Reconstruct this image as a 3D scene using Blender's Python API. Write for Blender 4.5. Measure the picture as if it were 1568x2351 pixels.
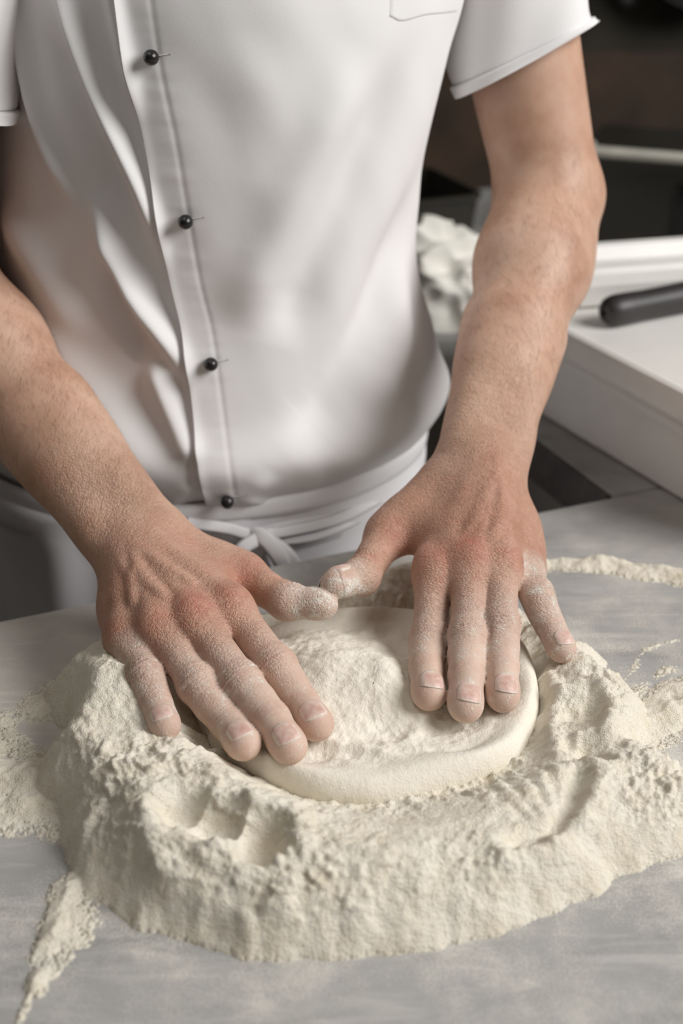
import bpy, bmesh, math, random
import numpy as np
import time; T0 = time.time()
from mathutils import Vector, Matrix

for o in list(bpy.data.objects): bpy.data.objects.remove(o)
SC = bpy.context.scene
COL = SC.collection
rng = np.random.default_rng(7)

# ------------------------------------------------------------------ camera
FPX, TH, ZC, T = 3265.0, math.radians(27.0), 1.40, 0.90       # focal length (px of a 1568x2351 frame), pitch, height, table height
cam = bpy.data.cameras.new('camera'); camo = bpy.data.objects.new('camera', cam); COL.objects.link(camo)
cam.sensor_fit = 'VERTICAL'; cam.sensor_height = 36.0; cam.lens = FPX / 2351 * 36.0
camo.location = (0, 0, ZC); camo.rotation_euler = (math.pi / 2 - TH, 0, 0)
cam.dof.use_dof = True; cam.dof.focus_distance = 0.835; cam.dof.aperture_fstop = 5.0
cam.clip_start = 0.02
SC.camera = camo

# ------------------------------------------------------------------ world, window light, exposure
w = bpy.data.worlds.new('room_light'); SC.world = w; w.use_nodes = True
w.node_tree.nodes['Background'].inputs[0].default_value = (1.0, 0.89, 0.79, 1)
w.node_tree.nodes['Background'].inputs[1].default_value = 0.055
def area(name, loc, target, sx, sy, power, col):
    L = bpy.data.lights.new(name, 'AREA'); L.shape = 'RECTANGLE'; L.size = sx; L.size_y = sy; L.energy = power; L.color = col
    o = bpy.data.objects.new(name, L); COL.objects.link(o); o.location = loc
    o.rotation_euler = (Vector(target) - Vector(loc)).to_track_quat('-Z', 'Y').to_euler()
    return o
area('window_daylight', (2.0, 0.2, 2.55), (0.0, 0.75, 1.0), 1.5, 1.4, 87, (1.0, 0.985, 0.96))
area('overhead_fill', (-0.45, 0.50, 2.9), (-0.40, 0.58, 0.9), 0.9, 0.9, 6.5, (1.0, 0.96, 0.90))  # added fill from above, no visible fitting; brightens the left of the table
SC.view_settings.view_transform = 'Standard'; SC.view_settings.look = 'None'
SC.view_settings.exposure = -0.10; SC.view_settings.gamma = 1.0; SC.view_settings.use_curve_mapping = False

# ------------------------------------------------------------------ coordinates
CAM = np.array([0, 0, ZC]); FW = np.array([0, math.cos(TH), -math.sin(TH)]); UP = np.array([0, math.sin(TH), math.cos(TH)])
def ray(u, v):
    r = FW + np.array([1, 0, 0]) * (u - 784) / FPX - UP * (v - 1175.5) / FPX
    return r / np.linalg.norm(r)
def G(u, v, H=0.0):                      # point seen at (u, v) at height H above the table top
    r = ray(u, v); return CAM + r * ((T + H - ZC) / r[2])
def step(p, u, v, L, far=True):          # point seen at (u, v), L away from p
    r = ray(u, v); q = p - CAM; t = q @ r; s = math.sqrt(max(L * L - (q @ q - t * t), 0))
    return CAM + r * (t + (s if far else -s))
ANG = math.radians(22.85)                # the work table stands turned to the camera; e runs along its far edge, n across it
EX = np.array([math.cos(ANG), math.sin(ANG), 0]); NX = np.array([-math.sin(ANG), math.cos(ANG), 0])
E0 = np.array([-0.22997, 0.82010, 0.0])
def B(s, o, z): return E0 + EX * s + NX * o + np.array([0, 0, z])
def Binv(p): q = p - E0; return q @ EX, q @ NX, q[..., 2]

# ------------------------------------------------------------------ helpers
def tag(o, label=None, cat=None, group=None, kind=None):
    if label: o['label'] = label
    if cat: o['category'] = cat
    if group: o['group'] = group
    if kind: o['kind'] = kind
    return o
def mesh(name, V, F, mat=None, parent=None, smooth=True):
    me = bpy.data.meshes.new(name)
    V = np.asarray(V, dtype=np.float32)
    if isinstance(F, np.ndarray):
        nf, k = F.shape
        me.vertices.add(len(V)); me.vertices.foreach_set('co', V.ravel())
        me.loops.add(nf * k); me.loops.foreach_set('vertex_index', F.astype(np.int32).ravel())
        me.polygons.add(nf); me.polygons.foreach_set('loop_start', np.arange(0, nf * k, k, dtype=np.int32))
        me.update(calc_edges=True); me.validate()
    else:
        me.from_pydata(V.tolist(), [], F)
    if smooth: me.polygons.foreach_set('use_smooth', np.ones(len(me.polygons), dtype=bool))
    o = bpy.data.objects.new(name, me); COL.objects.link(o)
    if mat: me.materials.append(mat)
    if parent: o.parent = parent
    return o
def attr(o, name, arr):
    a = o.data.attributes.new(name, 'FLOAT', 'POINT'); a.data.foreach_set('value', np.asarray(arr, dtype=np.float32))
def empty(name, loc=(0, 0, 0), parent=None):
    o = bpy.data.objects.new(name, None); COL.objects.link(o); o.location = loc
    o.empty_display_size = 0.05
    if parent: o.parent = parent
    return o
def gridfaces(nu, nv, wrapu=False, wrapv=False):
    i = np.arange(nu if wrapu else nu - 1); j = np.arange(nv if wrapv else nv - 1)
    I, J = np.meshgrid(i, j, indexing='ij'); I2 = (I + 1) % nu; J2 = (J + 1) % nv
    return np.stack([I * nv + J, I2 * nv + J, I2 * nv + J2, I * nv + J2], -1).reshape(-1, 4)
def tube(pts, rad, n=16, sq=1.0, upv=(0, 0, 1), caps=True):   # swept tube, sq flattens it along upv
    pts = np.asarray(pts, float); m = len(pts); rad = np.broadcast_to(rad, (m,))
    tg = np.gradient(pts, axis=0); tg /= np.linalg.norm(tg, axis=1)[:, None] + 1e-9
    upv = np.asarray(upv, float); V = []
    for k in range(m):
        a = np.cross(tg[k], upv); a /= np.linalg.norm(a) + 1e-9; b = np.cross(a, tg[k])
        for q in range(n):
            t = 2 * math.pi * q / n; V.append(pts[k] + rad[k] * (a * math.cos(t) + b * math.sin(t) * sq))
    F = [list(map(int, f)) for f in gridfaces(m, n, False, True)]
    if caps: F.append(list(range(n))[::-1]); F.append([(m - 1) * n + q for q in range(n)])
    return np.array(V), F
def spline(pts, n=40):                                        # Catmull-Rom through the points
    P = np.asarray(pts, float); P = np.vstack([2 * P[0] - P[1], P, 2 * P[-1] - P[-2]]); out = []
    m = len(P) - 3
    for q in np.linspace(0, m - 1e-6, n):
        i = int(q); t = q - i; a, b, c, d = P[i:i + 4]
        out.append(.5 * ((2 * b) + (-a + c) * t + (2 * a - 5 * b + 4 * c - d) * t * t + (-a + 3 * b - 3 * c + d) * t ** 3))
    return np.array(out)
def boxmesh(name, c, size, ax, mat, parent=None, bevel=0.004, seg=3):   # box centred at c with axes ax (3 unit vectors)
    bm = bmesh.new(); bmesh.ops.create_cube(bm, size=1.0)
    for v in bm.verts:
        q = np.array(v.co) * size; v.co = Vector(c + ax[0] * q[0] + ax[1] * q[1] + ax[2] * q[2])
    if bevel: bmesh.ops.bevel(bm, geom=bm.edges[:], offset=bevel, segments=seg, profile=.6, affect='EDGES')
    me = bpy.data.meshes.new(name); bm.normal_update(); bm.to_mesh(me); bm.free()
    o = bpy.data.objects.new(name, me); COL.objects.link(o); me.materials.append(mat)
    if parent: o.parent = parent
    return o
ZV = np.array([0, 0, 1.0])
AXB = (EX, NX, ZV)
def smooth01(x, a, b):
    t = np.clip((x - a) / (b - a), 0, 1); return t * t * (3 - 2 * t)

class Perlin:
    def __init__(s, seed): r = np.random.default_rng(seed); s.g = r.normal(size=(256, 256, 2)); s.g /= np.linalg.norm(s.g, axis=-1, keepdims=True)
    def __call__(s, x, y):
        xi = np.floor(x).astype(int); yi = np.floor(y).astype(int); xf = x - xi; yf = y - yi
        def d(i, j): g = s.g[(xi + i) % 256, (yi + j) % 256]; return g[..., 0] * (xf - i) + g[..., 1] * (yf - j)
        u = xf ** 3 * (xf * (xf * 6 - 15) + 10); v = yf ** 3 * (yf * (yf * 6 - 15) + 10)
        return (d(0, 0) * (1 - u) + d(1, 0) * u) * (1 - v) + (d(0, 1) * (1 - u) + d(1, 1) * u) * v
PN = [Perlin(k) for k in range(12)]
def fbm(x, y, sc, octv=4, seed=0, ridged=False):
    r = 0; a = 1.0
    for k in range(octv):
        q = PN[(seed + k) % 12](x / sc + 17.3 * k, y / sc - 9.1 * k)
        r = r + a * ((0.5 - np.abs(q) * 2) if ridged else q * 1.4); a *= .5; sc *= .5
    return r

# ------------------------------------------------------------------ materials
def newmat(name):
    m = bpy.data.materials.new(name); m.use_nodes = True; nt = m.node_tree
    return m, nt, nt.nodes['Principled BSDF']
def N(nt, t, **kw):
    n = nt.nodes.new(t)
    for k, v in kw.items():
        if k in n.inputs: n.inputs[k].default_value = v
        else: setattr(n, k, v)
    return n
def ramp(nt, fac, stops):
    r = nt.nodes.new('ShaderNodeValToRGB'); el = r.color_ramp.elements
    while len(el) < len(stops): el.new(.5)
    for e, (p, c) in zip(el, stops): e.position = p; e.color = (*c, 1) if len(c) == 3 else c
    nt.links.new(fac, r.inputs[0]); return r
def mixc(nt, fac, a, b):
    m = nt.nodes.new('ShaderNodeMix'); m.data_type = 'RGBA'
    for s, v in ((0, fac), (6, a), (7, b)):
        if isinstance(v, (float, int)): m.inputs[s].default_value = v
        elif isinstance(v, tuple): m.inputs[s].default_value = (*v, 1)
        else: nt.links.new(v, m.inputs[s])
    return m.outputs[2]
def mth(nt, op, a, b=None, c=None, clamp=False):
    m = nt.nodes.new('ShaderNodeMath'); m.operation = op; m.use_clamp = clamp
    for s, v in enumerate((a, b, c)):
        if v is None: continue
        if isinstance(v, (float, int)): m.inputs[s].default_value = v
        else: nt.links.new(v, m.inputs[s])
    return m.outputs[0]
def pos(nt): return nt.nodes.new('ShaderNodeNewGeometry').outputs['Position']
def noise(nt, scale, detail=4, rough=.55, vec=None, dist=0.0):
    n = N(nt, 'ShaderNodeTexNoise', Scale=scale, Detail=detail, Roughness=rough, Distortion=dist)
    nt.links.new(vec if vec is not None else pos(nt), n.inputs['Vector']); return n.outputs['Fac']
def mapping(nt, vec, rot=(0, 0, 0), scale=(1, 1, 1)):
    m = nt.nodes.new('ShaderNodeMapping'); m.inputs['Rotation'].default_value = rot; m.inputs['Scale'].default_value = scale
    nt.links.new(vec, m.inputs['Vector']); return m.outputs[0]
def bump(nt, bsdf, h, strength, dist, prev=None):
    b = N(nt, 'ShaderNodeBump', Strength=strength, Distance=dist); nt.links.new(h, b.inputs['Height'])
    if prev: nt.links.new(prev, b.inputs['Normal'])
    nt.links.new(b.outputs[0], bsdf.inputs['Normal']); return b.outputs[0]
def attrn(nt, name):
    a = nt.nodes.new('ShaderNodeAttribute'); a.attribute_name = name; return a.outputs['Fac']
def simple(name, col, rough=.5, metal=0.0, var=.06, nscale=30, bstr=0.0, bscale=200, **kw):
    m, nt, b = newmat(name)
    f = noise(nt, nscale, 4)
    c0 = tuple(max(0, x * (1 - var * 2)) for x in col); c1 = tuple(min(1, x * (1 + var)) for x in col)
    nt.links.new(ramp(nt, f, [(.3, c0), (.7, c1)]).outputs[0], b.inputs['Base Color'])
    b.inputs['Roughness'].default_value = rough; b.inputs['Metallic'].default_value = metal
    for k, v in kw.items(): b.inputs[k.replace('_', ' ')].default_value = v
    if bstr: bump(nt, b, noise(nt, bscale, 3), bstr, .001)
    return m

def mat_skin():
    m, nt, b = newmat('skin')
    p = pos(nt)
    n1 = noise(nt, 28, 4); n2 = noise(nt, 160, 3, .6); n3 = noise(nt, 420, 2)
    base = ramp(nt, n1, [(.30, (.45, .265, .18)), (.5, (.56, .36, .26)), (.72, (.64, .44, .335))]).outputs[0]
    base = mixc(nt, mth(nt, 'MULTIPLY', n2, .30), base, (.48, .23, .165))
    red = mth(nt, 'MULTIPLY', attrn(nt, 'redness'), mth(nt, 'MULTIPLY_ADD', n2, 1.1, .15), clamp=True)
    base = mixc(nt, red, base, (.46, .12, .085))
    # flour dust: dense where the mask says so, broken up in grains
    fl = attrn(nt, 'flour')
    g = noise(nt, 700, 3, .7); g2 = noise(nt, 130, 4, .6)
    k = mth(nt, 'ADD', mth(nt, 'MULTIPLY', g, .55), mth(nt, 'MULTIPLY', g2, .75))
    k = mth(nt, 'MULTIPLY', mth(nt, 'SUBTRACT', k, .65), 3.0)
    mask = mth(nt, 'MULTIPLY', mth(nt, 'ADD', mth(nt, 'SUBTRACT', fl, .80), k), 1.9, clamp=True)
    veil = mth(nt, 'MULTIPLY', fl, mth(nt, 'MULTIPLY_ADD', g2, .60, .16))
    mask = mth(nt, 'MAXIMUM', mask, veil)
    col = mixc(nt, mask, base, (.80, .745, .67))
    nt.links.new(col, b.inputs['Base Color'])
    nt.links.new(mth(nt, 'MULTIPLY_ADD', mask, .40, .46), b.inputs['Roughness'])
    b.inputs['Subsurface Weight'].default_value = .22
    b.inputs['Subsurface Radius'].default_value = (1.0, .35, .18); b.inputs['Subsurface Scale'].default_value = .004
    b.inputs['Specular IOR Level'].default_value = .38
    hc_ = nt.nodes.new('ShaderNodeAttribute'); hc_.attribute_name = 'skin_lines'; hv = hc_.outputs['Vector']
    hand = attrn(nt, 'hand')
    v = N(nt, 'ShaderNodeTexVoronoi', Scale=430.0); nt.links.new(hv, v.inputs['Vector']); v.feature = 'DISTANCE_TO_EDGE'
    h1 = mth(nt, 'MULTIPLY', mth(nt, 'MINIMUM', v.outputs['Distance'], .3), mth(nt, 'MULTIPLY_ADD', hand, 1.4, .15))
    nb = bump(nt, b, h1, .65, .0012)
    nb = bump(nt, b, mth(nt, 'MULTIPLY', noise(nt, 170, 4, .6, hv, .5), mth(nt, 'MULTIPLY_ADD', hand, 1.1, .12)), .46, .0022, nb)
    nb = bump(nt, b, mth(nt, 'MULTIPLY', mask, g), .5, .0012, nb)
    return m
def mat_nail():
    m, nt, b = newmat('nail_plate')
    n2 = noise(nt, 260, 3)
    nt.links.new(ramp(nt, n2, [(.35, (.60, .37, .31)), (.65, (.70, .52, .45))]).outputs[0], b.inputs['Base Color'])
    b.inputs['Roughness'].default_value = .42; b.inputs['Subsurface Weight'].default_value = .1; b.inputs['Subsurface Scale'].default_value = .002
    rim = mth(nt, 'MULTIPLY', attrn(nt, 'rim'), mth(nt, 'MULTIPLY_ADD', noise(nt, 600, 3), 1.4, .1), clamp=True)
    nt.links.new(mixc(nt, rim, b.inputs['Base Color'].links[0].from_socket, (.82, .77, .70)), b.inputs['Base Color'])
    bump(nt, b, noise(nt, 900, 2), .12, .0006)
    return m
def mat_cotton(name, col=(.82, .81, .815), bst=.05):
    m, nt, b = newmat(name)
    n1 = noise(nt, 9, 3)
    nt.links.new(ramp(nt, n1, [(.3, tuple(c * .96 for c in col)), (.7, col)]).outputs[0], b.inputs['Base Color'])
    b.inputs['Roughness'].default_value = .82; b.inputs['Sheen Weight'].default_value = .15
    b.inputs['Specular IOR Level'].default_value = .2
    nb = bump(nt, b, noise(nt, 22, 4, .5), bst, .006)
    bump(nt, b, noise(nt, 1200, 2), .10, .0006, nb)
    return m
def mat_flour(name, rough_amt=1.0, col=((.74, .65, .50), (.88, .815, .69), (.92, .88, .79))):
    m, nt, b = newmat(name)
    n1 = noise(nt, 60, 5, .6); n2 = noise(nt, 900, 3, .7)
    f = mth(nt, 'ADD', mth(nt, 'MULTIPLY', n1, .7), mth(nt, 'MULTIPLY', n2, .3))
    nt.links.new(ramp(nt, f, [(.25, col[0]), (.48, col[1]), (.75, col[2])]).outputs[0], b.inputs['Base Color'])
    b.inputs['Roughness'].default_value = .95; b.inputs['Specular IOR Level'].default_value = .12
    b.inputs['Subsurface Weight'].default_value = .06; b.inputs['Subsurface Scale'].default_value = .003
    nb = bump(nt, b, noise(nt, 260, 4, .65), .75 * rough_amt, .003)
    bump(nt, b, noise(nt, 1100, 3, .7), .8 * rough_amt, .0012, nb)
    return m
def mat_marble():
    m, nt, b = newmat('grey_marble')
    p = mapping(nt, pos(nt), rot=(0, 0, ANG + .25), scale=(1.0, 2.6, 1.0))
    n1 = noise(nt, 5.5, 7, .62, p, .6); n2 = noise(nt, 26, 5, .6, p, .8)
    c = ramp(nt, n1, [(.30, (0.219, 0.214, 0.209)), (.46, (0.316, 0.311, 0.306)), (.58, (0.36, 0.353, 0.347)), (.75, (0.281, 0.275, 0.271))]).outputs[0]
    c = mixc(nt, mth(nt, 'MULTIPLY', n2, .30), c, (0.57, 0.56, 0.55))
    # thin flour dust, heavier round the heap; the left patch is painted-in brightness
    d = nt.nodes.new('ShaderNodeVectorMath'); d.operation = 'DISTANCE'; nt.links.new(pos(nt), d.inputs[0]); d.inputs[1].default_value = (0.01, .66, T)
    near = mth(nt, 'SUBTRACT', 1.0, mth(nt, 'MULTIPLY', mth(nt, 'SUBTRACT', d.outputs['Value'], .14), 3.6), clamp=True)
    g = noise(nt, 800, 3, .75); g2 = noise(nt, 22, 5, .65)
    k = mth(nt, 'ADD', mth(nt, 'MULTIPLY', g, .75), mth(nt, 'MULTIPLY', g2, .85))
    dust = mth(nt, 'MULTIPLY', mth(nt, 'MULTIPLY_ADD', mth(nt, 'SUBTRACT', k, .74), 4.0, 0.0, clamp=True), mth(nt, 'MULTIPLY_ADD', near, .75, .10))
    d2 = nt.nodes.new('ShaderNodeVectorMath'); d2.operation = 'DISTANCE'; nt.links.new(pos(nt), d2.inputs[0]); d2.inputs[1].default_value = (-.27, .76, T)
    shade_lift = mth(nt, 'SUBTRACT', 1.0, mth(nt, 'MULTIPLY', d2.outputs['Value'], 4.5), clamp=True)  # pale patch that lightens the shadowed marble left of the hand
    dust = mth(nt, 'MAXIMUM', dust, mth(nt, 'MULTIPLY', shade_lift, mth(nt, 'MULTIPLY_ADD', k, 1.1, -.05)), clamp=True)  # from here dust holds the real flour plus the painted-in pale patch
    ps = mapping(nt, pos(nt), rot=(0, 0, ANG - .35), scale=(9, 60, 9))
    wisp = mth(nt, 'MULTIPLY', mth(nt, 'SUBTRACT', noise(nt, 1.3, 5, .65, ps, .7), .52), 5.0, clamp=True)
    dust = mth(nt, 'ADD', dust, mth(nt, 'MULTIPLY', wisp, mth(nt, 'MULTIPLY_ADD', near, .30, .08)), clamp=True)
    c = mixc(nt, dust, c, (.76, .72, .65))
    nt.links.new(c, b.inputs['Base Color'])
    b.inputs['Roughness'].default_value = .55; b.inputs['Specular IOR Level'].default_value = .35
    bump(nt, b, dust, .4, .0008)
    return m
M = dict(edge=simple('painted_edge_shade', (.06, .05, .046), .5, var=.3, nscale=40), pan=simple('black_iron', (.006, .005, .005), .5), skin=mat_skin(), nail=mat_nail(), cotton=mat_cotton('white_cotton'), apron=mat_cotton('apron_cotton', (.83, .82, .84)),
         flour=mat_flour('flour'), dough=mat_flour('floured_dough', .45, ((.78, .72, .61), (.84, .79, .69), (.88, .84, .76))), marble=mat_marble(),
         black=simple('black_button', (.012, .011, .011), .28), thread=simple('thread', (0.57, 0.56, 0.55), .9),
         plastic=simple('white_plastic', (.80, .78, .75), .45, var=.02), handle=simple('black_handle', (.03, .027, .027), .45),
         steel=simple('steel', (.62, .60, .53), .40, .35), cabinet=simple('grey_cabinet', (.46, .43, .40), .6),
         oven=simple('dark_enamel', (.022, .019, .014), .35), ovenglass=simple('black_glass', (.006, .005, .004), .12),
         wall=simple('olive_wall', (.05, .044, .032), .8, var=.15, nscale=6), wood=simple('brown_board', (.062, .037, .022), .65, var=.25, nscale=9),
         trouser=simple('dark_trousers', (.05, .05, .06), .9), floor=simple('floor_tile', (.14, .125, .11), .6),
         towel=mat_cotton('towel_cotton', (.78, .76, .70), .35), hair=simple('arm_hair', (.13, .075, .045), .6), cloth_dark=simple('shoe_leather', (.03, .03, .03), .5),
         frame=simple('window_frame_paint', (.7, .69, .66), .5))

# ------------------------------------------------------------------ the room
def plane_box(name, lo, hi, mat, kind='structure'):
    c = (np.array(lo) + np.array(hi)) / 2
    o = boxmesh(name, c, np.array(hi) - np.array(lo), (np.array([1., 0, 0]), np.array([0, 1., 0]), ZV), mat, bevel=0)
    tag(o, kind=kind); return o
plane_box('floor', (-2.2, -1.2, -.05), (2.2, 2.75, 0), M['floor'])
wb = plane_box('wall_back', (-2.2, 2.6, 0), (2.2, 2.75, 3.9), M['wall'])
X0 = 2.1
WY0, WY1, WZ0, WZ1 = -.60, 1.0, 1.8, 3.3
for lo, hi in [((X0, -1.2, 0), (X0 + .15, 2.6, WZ0)), ((X0, -1.2, WZ1), (X0 + .15, 2.6, 3.9)), ((X0, -1.2, WZ0), (X0 + .15, WY0, WZ1)), ((X0, WY1, WZ0), (X0 + .15, 2.6, WZ1))]:
    plane_box('wall_right', lo, hi, M['wall'])
wf = empty('window_1', (X0 + .07, (WY0 + WY1) / 2, WZ0)); tag(wf, kind='structure')
for nm, lo, hi in [('window_sill', (X0 - .04, WY0 - .02, WZ0 - .03), (X0 + .16, WY1 + .02, WZ0)), ('frame_bar', (X0 + .05, WY0, WZ0), (X0 + .1, WY0 + .04, WZ1)), ('frame_bar', (X0 + .05, WY1 - .04, WZ0), (X0 + .1, WY1, WZ1)),
                   ('frame_bar', (X0 + .05, WY0, WZ1 - .04), (X0 + .1, WY1, WZ1))]:
    c = (np.array(lo) + np.array(hi)) / 2
    o = boxmesh(nm, c, np.array(hi) - np.array(lo), (np.array([1., 0, 0]), np.array([0, 1., 0]), ZV), M['frame'], bevel=.004); o.parent = wf; o.matrix_parent_inverse = Matrix.Translation(-wf.location)

# ------------------------------------------------------------------ worktops
def local(o, par): o.parent = par; o.matrix_parent_inverse = Matrix.Translation(-Vector(par.location)); return o
wt = empty('worktop', B(.1, -.35, 0)); tag(wt, 'grey marble worktop dusted with flour, in front of the baker', 'worktop')
local(boxmesh('slab', B(.17, -.36, T - .018), (2.0, .72, .036), AXB, M['marble'], bevel=.003), wt)
local(boxmesh('base_cabinet', B(.17, -.39, (T - .036) / 2), (1.9, .58, T - .036), AXB, M['cabinet'], bevel=.003), wt)
sc = empty('side_counter', B(.85, .45, 0)); tag(sc, 'grey marble side counter behind the white tub, its edge shade painted dark', 'counter')
local(boxmesh('slab', B(.827, .4505, T - .018), (.686, .899, .036), AXB, M['marble'], bevel=.003), sc)
local(boxmesh('base_cabinet', B(.85, .46, (T - .036) / 2), (.62, .86, T - .036), AXB, M['cabinet'], bevel=.003), sc)

local(boxmesh('edge_shade_strip', B(.4815, .4515, T - .0195), (.005, .895, .037), AXB, M['edge'], bevel=.001), sc)  # dark strip: shade on the slab's inner face, put into the colour

# ------------------------------------------------------------------ things at the back
def rrect(L, W, r, n=8):
    P = []
    for cx, cy, a0 in ((L / 2 - r, W / 2 - r, 0), (-L / 2 + r, W / 2 - r, 90), (-L / 2 + r, -W / 2 + r, 180), (L / 2 - r, -W / 2 + r, 270)):
        for k in range(n + 1):
            a = math.radians(a0 + 90 * k / n); P.append((cx + r * math.cos(a), cy + r * math.sin(a)))
    return np.array(P)
def loft(name, rings, mat, ctr, ax, caps=(True, True)):      # rings: (L, W, r, z)
    V = []
    for L, W, r, z in rings:
        for x, y in rrect(L, W, max(r, .0005)): V.append(ctr + ax[0] * x + ax[1] * y + ZV * z)
    n = 36; F = [list(map(int, f)) for f in gridfaces(len(rings), n, False, True)]
    if caps[0]: F.append(list(range(n))[::-1])
    if caps[1]: F.append([(len(rings) - 1) * n + k for k in range(n)])
    o = mesh(name, V, F, mat, smooth=False)
    return o
def unit_(v): return v / np.linalg.norm(v)
def thing(name, loc, label, cat): e = empty(name, loc); tag(e, label, cat); return e
# low dark cooker with a steel rail, standing on the side counter
r0_ = G(1352, 346, .125); r1_ = G(1600, 366, .125); cd = unit_(r1_ - r0_); cn = np.array([-cd[1], cd[0], 0]); AXC = (cd, cn, ZV)
ck = thing('cooker', tuple(r0_ * [1, 1, 0] + [0, 0, T]), 'low black cooker with a steel rail at the back of the side counter', 'cooker')
CM = r0_ + cd * .16 + cn * .10; CM[2] = T
local(boxmesh('body', CM + ZV * .0605, (.36, .16, .119), AXC, M['oven'], bevel=.008), ck)
local(boxmesh('door_glass', CM + ZV * .055 - cn * .080 + cd * .06, (.24, .006, .07), AXC, M['ovenglass'], bevel=.003), ck)
rp = spline([r0_ + cn * .03 - cd * .004, r0_ + cn * .006, r0_ + cd * .008, r0_ + cd * .1, r0_ + cd * .25, r0_ + cd * .262 + cn * .006, r0_ + cd * .266 + cn * .03], 60)
V, F = tube(rp, .0065, 14); local(mesh('rail', V, F, M['steel']), ck)
cq = G(1030, 690); cb = thing('bread_tin', tuple(cq + NX * .18), 'low dark metal tin standing behind the crumpled tea towel', 'tin')
local(loft('tin_body', [(.26, .12, .012, .0), (.27, .13, .014, .004), (.285, .145, .016, .072), (.292, .152, .018, .077), (.292, .152, .018, .081), (.282, .142, .016, .082), (.27, .13, .014, .02)], M['oven'], np.array([cq[0], cq[1], T]) + NX * .185 - EX * .045, (EX, NX)), cb)
# brown board along the wall
bd = thing('wall_board', (.4, 2.58, .62), 'broad brown wooden board fixed along the dark back wall', 'board')
local(boxmesh('board_face', np.array([.3, 2.585, .80]), (2.6, .025, .38), (np.array([1., 0, 0]), np.array([0, 1., 0]), ZV), M['wood'], bevel=.004), bd)

# white tub with a lid
bdir = np.array([math.cos(math.radians(117.4)), math.sin(math.radians(117.4)), 0]); bw = np.array([bdir[1], -bdir[0], 0])
pa = G(1568, 1175); nearc = pa - bdir * .10; L_, W_, H_ = .335, .30, .088
tub = thing('food_tub', tuple(nearc + bdir * L_ / 2 + bw * W_ / 2), 'white plastic dough tub with a lid, standing on the counter beside the left arm', 'tub')
tc = nearc + bdir * L_ / 2 + bw * W_ / 2; TAX = (bdir, bw)
tcz = np.array([tc[0], tc[1], T])
local(loft('tub_body', [(L_ - .03, W_ - .03, .02, .0), (L_ - .02, W_ - .02, .022, .003), (L_ - .012, W_ - .012, .024, .058), (L_ - .004, W_ - .004, .024, .060), (L_ - .004, W_ - .004, .024, .066), (L_ - .006, W_ - .006, .024, .068), (L_ - .006, W_ - .006, .024, .086)], M['plastic'], tcz, TAX), tub)
local(loft('lid', [(L_ - .004, W_ - .004, .026, .0705), (L_ + .006, W_ + .006, .026, .0715), (L_ + .008, W_ + .008, .027, .074), (L_ + .008, W_ + .008, .027, .090), (L_ + .005, W_ + .005, .027, .0945), (L_ - .002, W_ - .002, .026, .096), (L_ - .012, W_ - .012, .024, .0945), (L_ - .018, W_ - .018, .022, .089), (L_ - .022, W_ - .022, .02, .088)], M['plastic'], tcz, TAX), tub)
LIDZ = .088
# white tray standing on the lid
a = G(1300, 735, LIDZ); tdir = EX * .985 + NX * -.17; tdir /= np.linalg.norm(tdir); tn = np.array([-tdir[1], tdir[0], 0])
tr = thing('serving_tray', tuple(a), 'white rounded plastic tray lying on the lid of the tub', 'tray')
tctr = a + tdir * .10 + tn * .062; tctr[2] = T + LIDZ
local(loft('tray_body', [(.20, .07, .025, .0), (.212, .082, .029, .004), (.218, .088, .031, .022), (.214, .084, .030, .032), (.204, .074, .028, .0365), (.19, .06, .025, .035), (.182, .052, .022, .028), (.176, .046, .02, .024)], M['plastic'], tctr, (tdir, tn)), tr)
# black-handled knife on the lid in front of the tray
h0 = G(1412, 712, LIDZ + .0145); h1 = G(1700, 655, LIDZ + .0145)
hd = (h1 - h0) / np.linalg.norm(h1 - h0)
kn = thing('knife', tuple(h0 - [0, 0, .0145]), 'large knife with a thick black handle lying on the tub lid', 'knife')
hp = [h0 + hd * t for t in (-.0125, -.011, -.007, 0, .012, .03, .06, .085, .1, .108, .112)]
V, F = tube(hp, np.array([.004, .0085, .0118, .0135, .0135, .0128, .0130, .0135, .0135, .011, .006]), 24); local(mesh('handle', V, F, M['handle']), kn)
q = np.cross(hd, ZV); bz = ZV * -.010; bl = []
prof = [(.108, -.016), (.26, -.017), (.28, -.004), (.265, .012), (.2, .019), (.118, .021)]
for sgn in (-1, 1):
    for t, ww in prof: bl.append(h0 + hd * t + q * ww + bz + ZV * sgn * .0009)
F = [[5, 4, 3, 2, 1, 0], [6, 7, 8, 9, 10, 11]] + [[k, (k + 1) % 6, (k + 1) % 6 + 6, k + 6] for k in range(6)]
local(mesh('blade', bl, F, M['steel'], smooth=False), kn)

# crumpled tea towel on the side counter
tb = G(1032, 735); nu, nv = 150, 90
U, W = np.meshgrid(np.linspace(0, 2 * math.pi, nu, endpoint=False), np.linspace(0.02, math.pi / 2, nv), indexing='ij')
dx = np.sin(W) * np.cos(U); dy = np.sin(W) * np.sin(U); dz = np.cos(W)
cr = fbm(dx * 3 + 5, dy * 3 + dz * 2.3, 1.9, 1, 3, True) * .22 + fbm(dx * 3 - dz * 2, dy * 3 + dz * 3, 1.2, 1, 6, True) * .12
R_ = 1 + cr - .1
peak = np.exp(-((U - math.pi * .98) / .8) ** 2)
X = dx * R_ * .085; Y = dy * R_ * .075; Z = np.maximum(dz * R_ * (.085 + .03 * peak), 0.0)
Vt = np.stack([X, Y, Z], -1).reshape(-1, 3) + tb + np.array([.004, .03, .001])
tw = mesh('tea_towel', Vt, np.vstack([gridfaces(nu, nv, True)]), M['towel']); tag(tw, 'crumpled off-white tea towel heaped on the counter behind the baker', 'towel')
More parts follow.
